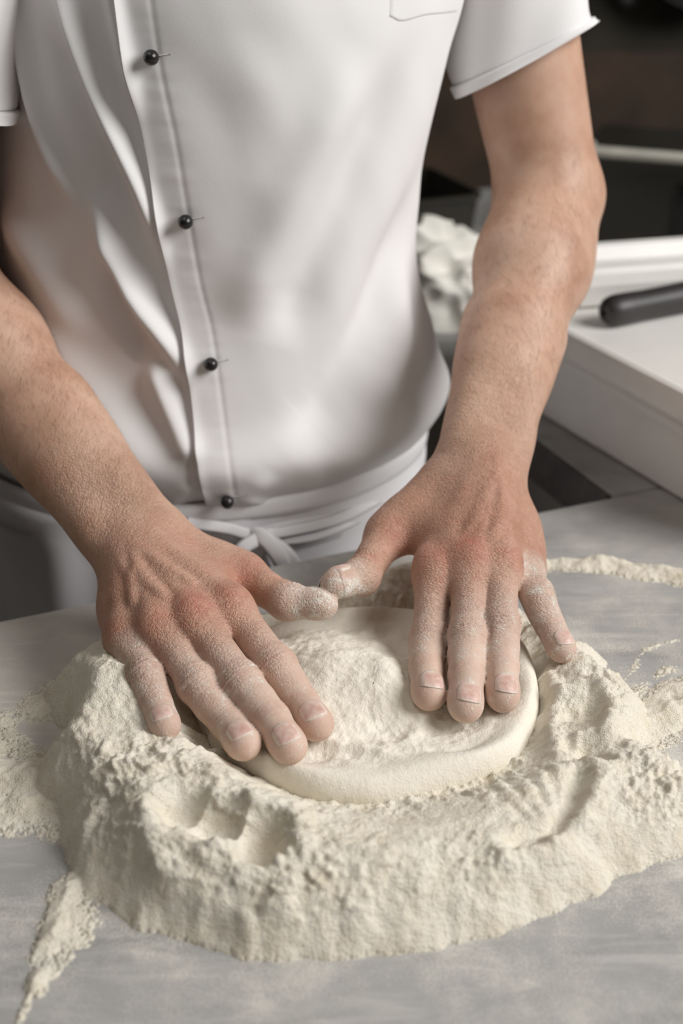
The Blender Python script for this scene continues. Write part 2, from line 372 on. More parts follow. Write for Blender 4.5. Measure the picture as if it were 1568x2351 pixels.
# black pan and ladle hung on the back wall; only their lower ends reach into the picture
def pxy(u, v, y): r = ray(u, v); return CAM + r * (y / r[1])
pc = pxy(1640, -190, 2.53); pn = thing('frying_pan', tuple(pc), 'black iron pan on the back wall, cut off by the top right corner', 'pan')
V = []; RR = np.linalg.norm(pxy(1640, 14, 2.53) - pc)
prof = [(0, .03), (.8, .03), (.86, .026), (1.0, -.03), (1.02, -.031), (.99, -.024), (.83, .024), (0, .024)]
for r_, y_ in prof:
    for k in range(48): V.append(pc + np.array([math.cos(k * math.pi / 24) * max(r_, .001) * RR, y_, math.sin(k * math.pi / 24) * max(r_, .001) * RR]))
local(mesh('pan_bowl', V, gridfaces(len(prof), 48, False, True), M['pan']), pn)
V, F = tube([pc + np.array([0, -.02, RR * t]) for t in (.98, 1.2, 1.6, 2.1)], .012, 12, upv=(0, 1, 0)); local(mesh('handle', V, F, M['pan']), pn)
lc = pxy(1432, 0, 2.5); ld = thing('ladle', tuple(lc), 'black ladle hung by the pan, only its bowl showing at the top edge', 'ladle')
V = []
for t in np.linspace(0, 1, 9):
    a = t * math.pi * .62
    for k in range(20): V.append(lc + np.array([math.cos(k * math.pi / 10) * math.sin(a) * .020, math.sin(k * math.pi / 10) * math.sin(a) * .016, -math.cos(a) * .019]))
local(mesh('bowl', V, gridfaces(9, 20, False, True), M['pan']), ld)
V, F = tube([lc + np.array([0, .012, z]) for z in (.004, .1, .2, .28)], .005, 10, upv=(0, 1, 0)); local(mesh('handle', V, F, M['pan']), ld)

# ------------------------------------------------------------------ flour and dough
OUT = [(250, 2090), (330, 2140), (450, 2178), (560, 2203), (680, 2213), (820, 2205), (960, 2192), (1100, 2160), (1250, 2110), (1350, 2070), (1420, 2020), (1500, 1990), (1640, 1950), (1700, 1870), (1600, 1800), (1520, 1765), (1475, 1745),
       (1500, 1690), (1492, 1640), (1450, 1590), (1395, 1575), (1408, 1530), (1360, 1500), (1300, 1490), (1240, 1440), (1200, 1415), (1120, 1390), (1040, 1340), (960, 1312), (880, 1320), (800, 1365), (700, 1400), (600, 1425), (480, 1440), (340, 1470), (240, 1500), (150, 1580),
       (95, 1615), (145, 1690), (110, 1740), (60, 1790), (110, 1870), (140, 1930), (150, 2000), (195, 2060)]
DOUGH = [(1195, 1490), (1224, 1540), (1238, 1610), (1230, 1670), (1192, 1740), (1110, 1790), (1000, 1822), (900, 1842), (820, 1848), (720, 1838), (640, 1812), (560, 1770), (490, 1730), (460, 1690), (445, 1650),
         (462, 1575), (560, 1495), (700, 1445), (850, 1428), (1000, 1434), (1120, 1455)]
def poly_px(P, H): return np.array([G(u, v, H)[:2] for u, v in P])
def closed_spline(P, n):
    P = np.asarray(P); m = len(P); out = []
    for q in np.linspace(0, m, n, endpoint=False):
        i = int(q); t = q - i; a, b, c, d = (P[(i + k) % m] for k in (-1, 0, 1, 2))
        out.append(.5 * ((2 * b) + (-a + c) * t + (2 * a - 5 * b + 4 * c - d) * t * t + (-a + 3 * b - 3 * c + d) * t ** 3))
    return np.array(out)
def seg_dist(X, Y, a, b):
    d = b - a; t = np.clip(((X - a[0]) * d[0] + (Y - a[1]) * d[1]) / (d @ d + 1e-12), 0, 1)
    return np.hypot(X - a[0] - t * d[0], Y - a[1] - t * d[1]), t
def poly_sd(X, Y, P):                    # signed distance, positive inside
    D = np.full(X.shape, 9.0); ins = np.zeros(X.shape, bool)
    for k in range(len(P)):
        a, b = P[k], P[(k + 1) % len(P)]
        D = np.minimum(D, seg_dist(X, Y, a, b)[0])
        c = ((a[1] > Y) != (b[1] > Y)); xi = (b[0] - a[0]) * (Y - a[1]) / (b[1] - a[1] + 1e-12) + a[0]
        ins ^= c & (X < xi)
    return np.where(ins, D, -D)
def line_dist(X, Y, px, H):
    P = spline([G(u, v, H)[:2] for u, v in px], 5 * len(px)); D = np.full(X.shape, 9.0)
    for k in range(len(P) - 1): D = np.minimum(D, seg_dist(X, Y, P[k], P[k + 1])[0])
    return D
def blob(X, Y, u, v, H, r1, r2=None, ang=0):
    c = G(u, v, H); r2 = r2 or r1; ca, sa = math.cos(math.radians(ang)), math.sin(math.radians(ang))
    x = (X - c[0]) * ca + (Y - c[1]) * sa; y = -(X - c[0]) * sa + (Y - c[1]) * ca
    return np.exp(-(x / r1) ** 2 - (y / r2) ** 2)
def pit(X, Y, u, v, H, r1, r2, ang=0): return np.exp(-(np.maximum(-np.log(np.maximum(blob(X, Y, u, v, H, r1, r2, ang), 1e-30)), 0)) ** 1.7)
outp = closed_spline(poly_px(OUT, 0), 120); doughp = closed_spline(poly_px(DOUGH, .008), 360)
def flour_height(X, Y):
    mm = .001
    wx = X + fbm(X, Y, .03, 3, 1) * .004; wy = Y + fbm(X, Y, .03, 3, 4) * .004
    do = poly_sd(wx, wy, outp); di = -poly_sd(X, Y, doughp)       # inside the heap / outside the dough
    cx, cy = .012, .69; th = np.degrees(np.arctan2(Y - cy, X - cx)) # crest height by direction
    crest = np.interp(th, [-180, -150, -120, -90, -60, -30, 0, 30, 60, 90, 120, 150, 180], [34, 36, 38, 34, 32, 24, 25, 22, 17, 16, 20, 32, 34]) * mm
    run = np.interp(th, [-180, -150, -120, -90, -60, -30, 0, 60, 90, 120, 180], [26, 38, 40, 42, 44, 36, 24, 26, 34, 30, 26]) * mm
    t = np.clip(do / run, 0, 1); up = np.sin(t * math.pi / 2) ** 1.15
    valley = 9 * mm
    wv = np.interp(th, [-180, -120, -90, -60, 0, 60, 120, 180], [30, 42, 52, 52, 26, 22, 26, 30]) * mm
    h = np.where(do > 0, crest * up, 0)
    h = np.minimum(h, valley + (crest - valley) * smooth01(di, -.004, wv) + np.clip(di, 0, 1) * .02)
    h = np.where(di < 0, np.minimum(h, valley), h)
    ins = smooth01(do, 0, .02)
    def add(d): nonlocal h; h = h + d * ins
    # hollows pressed by fingers, front left
    PT_ = np.maximum(np.maximum(20 * pit(X, Y, 598, 1972, .02, .0125, .0150), 15 * pit(X, Y, 500, 1940, .02, .0165, .0125, -15)), 13 * pit(X, Y, 420, 1905, .02, .0135, .0135)); add(-PT_ * mm)
    add(6 * mm * np.exp(-(line_dist(X, Y, [(330, 1880), (355, 1960), (440, 2020), (560, 2055), (650, 2045)], .03) / .006) ** 2))
    add(5 * mm * np.exp(-(line_dist(X, Y, [(300, 1840), (430, 1850), (560, 1870), (690, 1900)], .03) / .008) ** 2))
    add(-8 * mm * blob(X, Y, 255, 1880, .02, .016, .010, -20) + 5 * mm * np.exp(-(line_dist(X, Y, [(130, 1815), (240, 1822), (330, 1815)], .02) / .005) ** 2))
    add(5 * mm * np.exp(-(line_dist(X, Y, [(140, 1990), (190, 1930), (230, 1900)], .01) / .005) ** 2) - 5 * mm * blob(X, Y, 230, 2010, .01, .012, .02))
    # swept bowl and finger groove, front right
    add(-7 * mm * blob(X, Y, 1040, 1900, .02, .055, .022, 8))
    add(-8 * mm * np.exp(-(line_dist(X, Y, [(1335, 1790), (1315, 1850), (1270, 1910), (1180, 1950)], .02) / .007) ** 2))
    add(6 * mm * np.exp(-(line_dist(X, Y, [(1375, 1790), (1350, 1860), (1300, 1930), (1180, 1985)], .02) / .010) ** 2))
    for k in range(4): add(-1.6 * mm * np.exp(-(line_dist(X, Y, [(1120 + 42 * k, 1810 - 12 * k), (1150 + 40 * k, 1860 - 8 * k), (1200 + 28 * k, 1905 - 8 * k)], .015) / .003) ** 2))
    # right-hand hollows and lumps
    add(-13 * mm * blob(X, Y, 1345, 1640, .02, .017, .012, 10) - 12 * mm * blob(X, Y, 1340, 1745, .015, .018, .014, 30))
    add(7 * mm * np.exp(-(line_dist(X, Y, [(1255, 1545), (1275, 1600), (1265, 1680), (1290, 1740)], .02) / .007) ** 2))
    add(6 * mm * np.exp(-(line_dist(X, Y, [(1290, 1600), (1370, 1590), (1400, 1640), (1390, 1700), (1330, 1700)], .02) / .0055) ** 2))
    add(8 * mm * blob(X, Y, 1440, 1690, .02, .018, .022) + 6 * mm * blob(X, Y, 1350, 1535, .02, .02, .012) + 5 * mm * blob(X, Y, 1310, 1775, .02, .02, .007, 15))
    # left heap under the little finger, back heap between the hands
    add(12 * mm * blob(X, Y, 300, 1600, .02, .035, .035) + 6 * mm * blob(X, Y, 215, 1640, .02, .022, .02))
    add(10 * mm * blob(X, Y, 900, 1350, .01, .03, .014, 10) + 6 * mm * blob(X, Y, 760, 1395, .01, .04, .012))
    add(-6 * mm * np.exp(-(line_dist(X, Y, [(720, 1425), (820, 1412), (945, 1418)], .015) / .006) ** 2) - 4 * mm * np.exp(-(line_dist(X, Y, [(640, 1452), (760, 1440), (930, 1442)], .015) / .005) ** 2))
    # grain: clods on the loose parts, smooth where it was swept
    loose = smooth01(do, .0, .03) * (1 - .8 * blob(X, Y, 1040, 1890, .02, .075, .032, 8)) * (1 - .6 * blob(X, Y, 230, 1640, .02, .025, .05))
    loose = loose * (1 - .75 * np.clip(PT_ / 12, 0, 1))
    loose = loose * (.55 + .45 * smooth01(fbm(X, Y, .05, 2, 8), -.25, .25))
    h = h + ins * fbm(X, Y, .03, 2, 10) * 1.5 * mm + ins * loose * fbm(X, Y, .018, 2, 2) * 1.6 * mm
    ra = np.radians(th); Xn = X - h * np.cos(ra) * .9; Yn = Y - h * np.sin(ra) * .9
    clod = ins * loose * (np.maximum(fbm(Xn, Yn, .008, 3, 5), -.15) * 3.8 * mm + np.maximum(fbm(Xn, Yn, .0040, 3, 9), -.1) * 1.9 * mm)
    # thin drifts on the marble round the heap
    dr = np.zeros(X.shape)
    def drift(px, wd, ht): nonlocal dr; q = line_dist(wx, wy, px, 0); dr = np.maximum(dr, ht * mm * (1 - q / wd) * (q < wd))
    drift([(1190, 1300), (1300, 1292), (1430, 1305), (1568, 1330), (1700, 1350)], .014, 7)
    drift([(165, 2040), (150, 2110), (115, 2200)], .013, 5); drift([(150, 2110), (115, 2200), (80, 2270)], .008, 3.5); drift([(110, 2210), (62, 2300), (35, 2380)], .0045, 1.8); drift([(175, 2070), (185, 2120), (165, 2160)], .012, 3)
    drift([(-60, 1740), (60, 1790), (150, 1800)], .03, 6); drift([(-60, 1830), (60, 1850), (140, 1860)], .03, 5); drift([(10, 1660), (40, 1720), (10, 1790)], .010, 3)
    drift([(90, 1625), (140, 1595), (210, 1540)], .018, 5); drift([(-30, 1650), (40, 1625), (95, 1600)], .006, 1.2)
    drift([(1440, 1680), (1520, 1650), (1620, 1590), (1700, 1570)], .026, 7); drift([(1400, 1600), (1460, 1590), (1530, 1530)], .007, 1.6)
    drift([(1380, 1590), (1440, 1555), (1480, 1500), (1550, 1470)], .004, .9); drift([(1480, 1800), (1560, 1830), (1700, 1840)], .03, 5)
    dr = dr * np.clip(.8 + fbm(X, Y, .02, 3, 7) * .6, 0, 1.3) + np.where(dr > 0, fbm(X, Y, .004, 2, 3) * .25 * mm, 0)
    print('flour field', time.time() - T0)
    return np.maximum(h, np.minimum(dr, .012)), di, np.where(h >= dr, clod, 0)
hx = np.arange(-.30, .335, .0009); hy = np.arange(.455, .90, .0009)
X, Y = np.meshgrid(hx, hy, indexing='ij'); Hf, di, clod = flour_height(X, Y)
keepv = (Hf > .0004 + .0011 * np.maximum(0, rng.normal(size=Hf.shape)) * (1 - smooth01(Hf, .001, .003))) & (di > -.022)
Zf = T + np.where(keepv, np.maximum(Hf, .0002), -.0006)
ny = len(hy); Fq = gridfaces(len(hx), ny)
kf = keepv.ravel()[Fq].any(1) & (di.ravel()[Fq] > -.024).all(1); Fq = Fq[kf]
used = np.unique(Fq); remap = np.zeros(X.size, int); remap[used] = np.arange(len(used))
gx, gy = np.gradient(Zf, .0009); nl_ = np.sqrt(1 + gx * gx + gy * gy)
Vf = np.stack([(X - gx / nl_ * clod).ravel(), (Y - gy / nl_ * clod).ravel(), np.where(keepv, np.maximum(Zf + clod / nl_, T + .0001), Zf).ravel()], -1)[used]
fl = mesh('flour_heap', Vf, remap[Fq], M['flour']); tag(fl, 'broad heap of loose cream flour spread over the marble worktop', 'flour', kind='stuff')
print('flour faces', len(Fq))

def dough_top(X, Y, din):                # surface inside the rim; din is the distance in from the outline
    mm = .001
    h = 18.5 * mm + 0 * X
    add = lambda d: h.__iadd__(d * smooth01(din, .006, .03))
    add(14 * mm * blob(X, Y, 800, 1560, .02, .036, .026, 10) + 8 * mm * blob(X, Y, 905, 1575, .025, .018, .02) + 7 * mm * blob(X, Y, 720, 1500, .02, .05, .03))
    add(-4 * mm * blob(X, Y, 900, 1680, .02, .02, .012) - 4 * mm * blob(X, Y, 1010, 1660, .02, .03, .014) - 5 * mm * blob(X, Y, 700, 1735, .02, .03, .012) - 3 * mm * blob(X, Y, 960, 1745, .02, .025, .006, 20))
    add(3 * mm * np.exp(-(line_dist(X, Y, [(640, 1765), (760, 1745), (850, 1765)], .02) / .004) ** 2) + 3 * mm * np.exp(-(line_dist(X, Y, [(890, 1700), (940, 1690), (970, 1640), (985, 1600)], .02) / .005) ** 2))
    add(3 * mm * np.exp(-(line_dist(X, Y, [(760, 1700), (850, 1715), (930, 1740), (1000, 1735)], .02) / .004) ** 2))
    lo = smooth01(din, .012, .03)
    h += lo * (fbm(X, Y, .024, 2, 3) * 2.2 * mm + fbm(X, Y, .009, 2, 6) * .8 * mm + np.maximum(fbm(X, Y, .0036, 2, 1), -.1) * .45 * mm)
    return h
na = 540; ring = closed_spline(poly_px(DOUGH, .008), na); cen = ring.mean(0)
rows = []; nr = 120
ang_w = np.linspace(0, 2 * math.pi, na, endpoint=False)
inset = .0085 + .002 * np.sin(ang_w * 3 + 1) + .0012 * np.sin(ang_w * 7)
for t in np.linspace(0.004, 1, nr):      # interior up to the rim
    rr = cen + (ring - cen) * t; rows.append(rr)
IN = np.stack(rows, 1); din = poly_sd(IN[..., 0], IN[..., 1], ring[::3])
rimw = (.0085 + .0016 * np.sin(ang_w * 3 + 2.0) + .001 * np.sin(ang_w * 8))[:, None]; rimh = (.0222 + .0012 * np.sin(ang_w * 5))[:, None]
hin = dough_top(IN[..., 0], IN[..., 1], din)
rimw = rimw * (1 + .25 * fbm(ang_w[:, None] * .02, 0 * ang_w[:, None], .012, 2, 4)); q = np.clip((din - rimw) / rimw, -1, 1.6)                        # rim profile: round crest, then a soft step down inside
base_z = .0075
prof = np.where(q < 0, base_z + (rimh - base_z) * np.sqrt(np.clip(1 - q * q, 0, 1)), hin + (rimh - hin) * np.where(q < 1.6, np.cos(np.clip(q / 1.6, 0, 1) * math.pi / 2) ** 1.6, 0))
ZD = T + prof
VD = np.concatenate([np.stack([IN[..., 0], IN[..., 1], ZD], -1), np.stack([ring[:, 0] * .97 + cen[0] * .03, ring[:, 1] * .97 + cen[1] * .03, np.full(na, T + .004)], -1)[:, None]], 1)
dg = mesh('dough_disc', VD.reshape(-1, 3), gridfaces(na, nr + 1, True), M['dough'])
tag(dg, 'flattened round pizza dough with a raised rim under both hands', 'dough')

# ------------------------------------------------------------------ the baker: skeleton
def cr(o, x, y): return (o[0] + x * .4464, o[1] + y * .4464)
LO, RO = (150, 1100), (700, 1000)
def chain(o, pts, lens, H0):
    p = G(*cr(o, *pts[0]), H0); out = [p]
    for q, L in zip(pts[1:], lens): p = step(p, *cr(o, *q), L); out.append(p)
    return out                            # tip, DIP, PIP, MCP, carpal
HANDS = {}
HANDS['R'] = dict(                        # the baker's right hand, left in the picture
    index=chain(LO, [(1290, 1255), (1210, 1150), (1085, 960), (860, 680), (400, 330)], [.021, .027, .046, .095], .031),
    middle=chain(LO, [(1150, 1370), (1060, 1235), (905, 1050), (668, 735), (375, 345)], [.022, .030, .052, .092], .031),
    ring=chain(LO, [(915, 1355), (835, 1250), (680, 1060), (478, 775), (330, 360)], [.022, .029, .048, .086], .031),
    pinky=chain(LO, [(510, 1260), (470, 1165), (412, 1015), (318, 830), (280, 375)], [.018, .022, .038, .080], .037),
    wrist=None)
HANDS['R']['thumb'] = [G(*cr(LO, 1315, 636), .052), G(*cr(LO, 1140, 632), .050), G(*cr(LO, 915, 495), .052), G(*cr(LO, 520, 330), .064)]
HANDS['L'] = dict(
    index=chain(RO, [(640, 1325), (625, 1210), (640, 1050), (665, 720), (860, 150)], [.021, .027, .046, .095], .030),
    middle=chain(RO, [(828, 1385), (830, 1240), (840, 1040), (850, 685), (920, 140)], [.022, .030, .052, .092], .030),
    ring=chain(RO, [(1020, 1335), (1012, 1190), (1008, 980), (1000, 665), (960, 140)], [.022, .029, .048, .086], .030),
    pinky=chain(RO, [(1322, 1090), (1262, 980), (1190, 815), (1120, 660), (1020, 140)], [.018, .022, .038, .080], .032))
HANDS['L']['thumb'] = [G(*cr(RO, 165, 752), .062), G(*cr(RO, 290, 728), .057), G(*cr(RO, 425, 510), .066), G(*cr(RO, 690, 260), .085)]
RAD = dict(index=(.0092, .0100, .0110, .0119), middle=(.0094, .0102, .0114, .0121), ring=(.0090, .0098, .0108, .0118), pinky=(.0080, .0086, .0096, .0112), thumb=(.0104, .0118, .0125, .0150))
WR = {'R': G(312, 1238, .070), 'L': G(1104, 1050, .098)}
ELB = {'R': B(.002, .150, 1.096), 'L': B(.461, .092, 1.122)}
SHO = {'R': B(.026, .120, 1.395), 'L': B(.416, .155, 1.395)}

# ------------------------------------------------------------------ signed distance model
class Prim:
    def __init__(s, kind, k, **kw):
        s.kind, s.k = kind, k
        for a, v in kw.items(): setattr(s, a, np.asarray(v, np.float32) if not isinstance(v, (float, int)) else v)
    def __call__(s, P):
        if s.kind == 'cone':
            d = s.b - s.a; q = P - s.a; t = np.clip((q @ d) / float(d @ d + 1e-12), 0, 1)
            return np.linalg.norm(q - t[:, None] * d, axis=1) - (s.ra + (s.rb - s.ra) * t)
        if s.kind == 'ell':                # ellipsoid with axes (rows of M) and radii r
            q = (P - s.a) @ s.M.T; k0 = np.linalg.norm(q / s.r, axis=1); k1 = np.linalg.norm(q / (s.r * s.r), axis=1)
            return k0 * (k0 - 1) / (k1 + 1e-9)
def cone(a, b, ra, rb, k=.008): return Prim('cone', k, a=a, b=b, ra=float(ra), rb=float(rb))
def ell(c, ax, r, k=.01): return Prim('ell', k, a=c, M=np.array(ax), r=r)
def smin(a, b, k):
    h = np.maximum(k - np.abs(a - b), 0) / k; return np.minimum(a, b) - h * h * k * .25
def fold(prims, P, cc=None, cr_=None):
    d = None
    for p in prims:
        if cc is not None and p(cc)[0] > cr_ + p.k + .024: continue
        v = p(P); d = v if d is None else smin(d, v, p.k)
    return d
def unit(v): return v / (np.linalg.norm(v) + 1e-12)

def hand_frame(h, side):
    across = unit(h['index'][3] - h['pinky'][3]); along = unit(h['middle'][3] - h['middle'][4])
    nrm = unit(np.cross(across, along)); nrm = nrm if nrm[2] > 0 else -nrm
    return across, along, nrm
NAILS = []; FINGERS = []
BODY = []                                 # list of (palm prims, [finger prims...]) per arm
for side in ('R', 'L'):
    h = HANDS[side]; across, along, nrm = hand_frame(h, side); w0 = WR[side]; el = ELB[side]; sh = SHO[side]
    fa = unit(el - w0)                    # along the forearm, to the elbow
    lat = unit(across - fa * (across @ fa)); dor = unit(np.cross(lat, fa)); dor = dor if dor @ nrm > 0 else -dor
    palm = []
    # forearm and upper arm
    Lf = np.linalg.norm(el - w0)
    palm.append(cone(w0 + lat * .0125, w0 + fa * .11 + lat * .011, .0180, .0250))
    palm.append(cone(w0 - lat * .0125, w0 + fa * .11 - lat * .012, .0178, .0255, .018))
    palm.append(cone(w0 + fa * .08, w0 + fa * (Lf * .70), .0270, .0385, .02))
    palm.append(cone(w0 + fa * (Lf * .70), el, .0385, .0375, .012))
    palm.append(ell(w0 + fa * Lf * .76 - lat * .005, (lat, fa, dor), np.array([.0385, .070, .034]), .02))
    ua = unit(sh - el)
    palm.append(cone(el, el + ua * .17, .0385, .0465, .016)); palm.append(cone(el + ua * .17, sh, .0465, .0520, .012))
    palm.append(ell(el + fa * .004 + lat * (-.012), (lat, fa, dor), np.array([.0235, .020, .025]), .016))
    palm.append(ell(w0 - lat * .018 + fa * .014 + dor * .009, (lat, fa, dor), np.array([.008, .016, .008]), .018))   # wrist bone
    # palm
    mc = [(h[f][3], h[f][4]) for f in ('index', 'middle', 'ring', 'pinky')]
    for f, (m, c) in zip(('index', 'middle', 'ring', 'pinky'), mc):
        cc = c * .55 + w0 * .45
        palm.append(cone(m - nrm * .002, cc, RAD[f][3], .0155, .014))
    for i in range(3):
        a = mc[i][0] * .6 + mc[i][1] * .4; b = mc[i + 1][0] * .6 + mc[i + 1][1] * .4
        palm.append(cone(a - nrm * .004, b - nrm * .004, .0125, .012, .014))
    for i in range(3): palm.append(cone(mc[i][0] * .9 + mc[i][1] * .1 - nrm * .002, mc[i + 1][0] * .9 + mc[i + 1][1] * .1 - nrm * .002, .0105, .0105, .010))
    th = h['thumb']
    palm.append(cone(th[3], th[2], .0165, .0140, .018))                                          # thumb metacarpal
    tm = th[3] * .30 + th[2] * .70; im = mc[0][0] * .66 + mc[0][1] * .34
    palm.append(cone(tm - nrm * .006, im - nrm * .006, .0115, .0115, .016))                        # web of the thumb
    palm.append(ell(mc[3][0] * .45 + mc[3][1] * .55 - nrm * .008, (across, along, nrm), np.array([.016, .036, .014]), .014))
    # knuckles, tendons, veins
    for f, (m, c) in zip(('index', 'middle', 'ring', 'pinky'), mc):
        r = RAD[f][3]
        palm.append(ell(m + nrm * (r * .40), (across, along, nrm), np.array([.0078, .0120, .0062]), .012))
        a = m + nrm * (r * .84); b = (m * .20 + (c * .6 + w0 * .4) * .80) + nrm * .0128
        palm.append(cone(a - along * .002, b, .0024, .0018, .009))
    cs = [c * .6 + w0 * .4 for m, c in mc]
    def hp(i, t, lift=.0):               # point on the back of the hand: i 0..3 across, t 0 knuckle .. 1 wrist
        i0 = min(int(i), 2); fi = i - i0
        k = mc[i0][0] * (1 - fi) + mc[i0 + 1][0] * fi; c = cs[i0] * (1 - fi) + cs[i0 + 1] * fi
        return k * (1 - t) + c * t + nrm * (.0132 * (1 - t) + .0150 * t + lift - .002 * abs(fi - .5) * 0)
    veins = [[(1.5, .12), (1.75, .3), (2.0, .5), (1.8, .75), (1.9, 1.0)], [(2.5, .15), (2.4, .38), (2.0, .5)], [(.5, .2), (.9, .42), (1.3, .62), (1.8, .75)], [(2.4, .38), (2.75, .6), (2.7, .95)]]
    for vn in veins:
        pts = spline([hp(i, t) for i, t in vn], 4 * len(vn))
        for a, b in zip(pts[:-1], pts[1:]): palm.append(cone(a, b, .0013, .0013, .0055))
    fingers = []
    for f in ('index', 'middle', 'ring', 'pinky', 'thumb'):
        P = h[f]; R_ = RAD[f]; pr = []
        if f == 'thumb':
            tip, ip, mp, cm = P
            side_v = np.array([.1, .90, .42]) if side == 'R' else np.array([-.45, -.05, .88])
            pr += [cone(mp, ip, .0128, .0108, .006), cone(ip, tip, .0108, .0086, .006)]
            ax = unit(tip - ip); dn = unit(side_v - ax * (side_v @ ax))
            pr.append(ell(ip + dn * .002, (ax, np.cross(dn, ax), dn), np.array([.0105, .0114, .0104]), .005))
            pr.append(ell(tip - dn * .002 - ax * .002, (ax, np.cross(dn, ax), dn), np.array([.0125, .0102, .0084]), .005))
            FINGERS.append((side, f, [tip, ip, mp], [dn, dn], [R_[0], R_[1], R_[2]]))
        else:
            tip, dip, pip, mcp, ca = P
            dns = []
            for a, b in ((tip, dip), (dip, pip), (pip, mcp)):
                ax = unit(b - a); d = nrm * .8 + ZV * .35; dns.append(unit(d - ax * (d @ ax)))
            pr += [cone(mcp, pip, R_[3] * .98, R_[2] * .96, .006), cone(pip, dip, R_[2] * .98, R_[1] * .96, .006), cone(dip, tip, R_[1] * .97, R_[0], .006)]
            ax = unit(pip - dip); dn = dns[1]; lt = np.cross(dn, ax)
            pr.append(ell(pip + dn * .0012, (ax, lt, dn), np.array([.0105, R_[2] * 1.0, R_[2] * .97]), .005))
            m2 = (dip + pip) / 2 - dn * .0015; pr.append(ell(m2, (ax, lt, dn), np.array([.011, R_[2] * .98, R_[2] * .95]), .005))
            ax = unit(tip - dip); dn = dns[0]; lt = np.cross(dn, ax)
            pr.append(ell(tip - dn * .0016 - ax * .0035, (ax, lt, dn), np.array([.0125, R_[0] * 1.05, R_[0] * .92]), .005))
            FINGERS.append((side, f, [tip, dip, pip, mcp], dns, list(R_)))
        fingers.append(pr); NAILS.append((side, f, tip, P[1], dn, R_[0], R_[1]))
    BODY.append((palm, fingers))

def sdf(P, cc=None, crd=None):
    D = np.full(len(P), 1.0, np.float32)
    for palm, fingers in BODY:
        p = fold(palm, P, cc, crd); best = p
        for fp in fingers:
            q = fold(fp, P, cc, crd)
            if q is None: continue
            v = q if p is None else smin(p, q, .0085)
            best = v if best is None else np.minimum(best, v)
        if best is not None: D = np.minimum(D, best)
    return D
def surface_nets(fn, lo, hi, h, bs=16):
    lo = np.asarray(lo, np.float32); nb = np.ceil((np.asarray(hi) - lo) / (h * bs)).astype(int)
    bi = np.stack(np.meshgrid(*[np.arange(k) for k in nb], indexing='ij'), -1).reshape(-1, 3)
    ctr = (lo + (bi + .5) * h * bs).astype(np.float32); hd = h * bs * math.sqrt(3) / 2
    act = bi[np.concatenate([np.abs(fn(c)) < hd * 1.25 + .003 for c in np.array_split(ctr, max(1, len(ctr) // 20000))])]
    g = np.stack(np.meshgrid(*[np.arange(bs + 1)] * 3, indexing='ij'), -1).reshape(-1, 3)
    S = np.int64(1 << 20); key = lambda c: (c[..., 0].astype(np.int64) * S + c[..., 1]) * S + c[..., 2]
    VK, VP, Q = [], [], []
    corners = np.array([[i, j, k] for i in (0, 1) for j in (0, 1) for k in (0, 1)])
    edges = [(a, b) for a in range(8) for b in range(a + 1, 8) if np.abs(corners[a] - corners[b]).sum() == 1]
    for b in act:
        b0 = b * bs; P = (lo + (b0 + g) * h).astype(np.float32); c = (lo + (b0 + bs / 2) * h).astype(np.float32)[None]
        D = fn(P, c, hd).reshape([bs + 1] * 3)
        if D.min() > 0 or D.max() < 0: continue
        I = D < 0
        cs_ = [I[i:bs + i, j:bs + j, k:bs + k] for i, j, k in corners]
        cnt = sum(x.astype(np.int8) for x in cs_); cells = np.argwhere((cnt > 0) & (cnt < 8))
        acc = np.zeros((len(cells), 3)); n = np.zeros(len(cells))
        dv = [D[cells[:, 0] + i, cells[:, 1] + j, cells[:, 2] + k] for i, j, k in corners]
        for a, e in edges:
            da, de = dv[a], dv[e]; m = (da < 0) != (de < 0); t = np.where(m, da / np.where(m, da - de, 1), 0)
            acc += m[:, None] * (corners[a] + t[:, None] * (corners[e] - corners[a])); n += m
        VK.append(key(cells + b0)); VP.append(lo + (b0 + cells + acc / n[:, None]) * h)
        for ax in range(3):
            sl = [slice(0, bs)] * 3; sl2 = list(sl); sl2[ax] = slice(1, bs + 1)
            A, A2 = I[tuple(sl)], I[tuple(sl2)]; ed = np.argwhere(A != A2)
            if not len(ed): continue
            flip = A[tuple(ed.T)]; u, v = [(1, 2), (2, 0), (0, 1)][ax]; ou = np.zeros(3, int); ov = np.zeros(3, int); ou[u] = 1; ov[v] = 1
            e0 = ed + b0; q = np.stack([key(e0), key(e0 - ou), key(e0 - ou - ov), key(e0 - ov)], 1)
            q[~flip] = q[~flip][:, ::-1]; Q.append(q)
    VK = np.concatenate(VK); VP = np.concatenate(VP); Q = np.concatenate(Q)
    o = np.argsort(VK); VK, VP = VK[o], VP[o]; ix = np.clip(np.searchsorted(VK, Q), 0, len(VK) - 1)
    ok = (VK[ix] == Q).all(1); return VP, ix[ok]
def normals(V, F):
    fn_ = np.cross(V[F[:, 2]] - V[F[:, 0]], V[F[:, 3]] - V[F[:, 1]]); n = np.zeros_like(V)
    for k in range(4):
        for a in range(3): n[:, a] += np.bincount(F[:, k], fn_[:, a], len(V))
    return n / (np.linalg.norm(n, axis=1, keepdims=True) + 1e-12)
def relax(V, F, it=1, lam=.5):
    for _ in range(it):
        s = np.zeros_like(V); c = np.zeros(len(V))
        for a, b in ((0, 1), (1, 2), (2, 3), (3, 0)):
            for x, y in ((a, b), (b, a)):
                for q in range(3): s[:, q] += np.bincount(F[:, x], V[F[:, y], q], len(V))
                c += np.bincount(F[:, x], minlength=len(V))
        V = V + lam * (s / c[:, None] - V)
    return V
import time; t0 = time.time()
allp = np.array([p.a for palm, fs in BODY for p in palm + sum(fs, [])])
VB, FB = surface_nets(sdf, allp.min(0) - .06, allp.max(0) + .06, .0012)
VB = relax(VB, FB, 1, .4)
print('body mesh', len(VB), time.time() - t0)

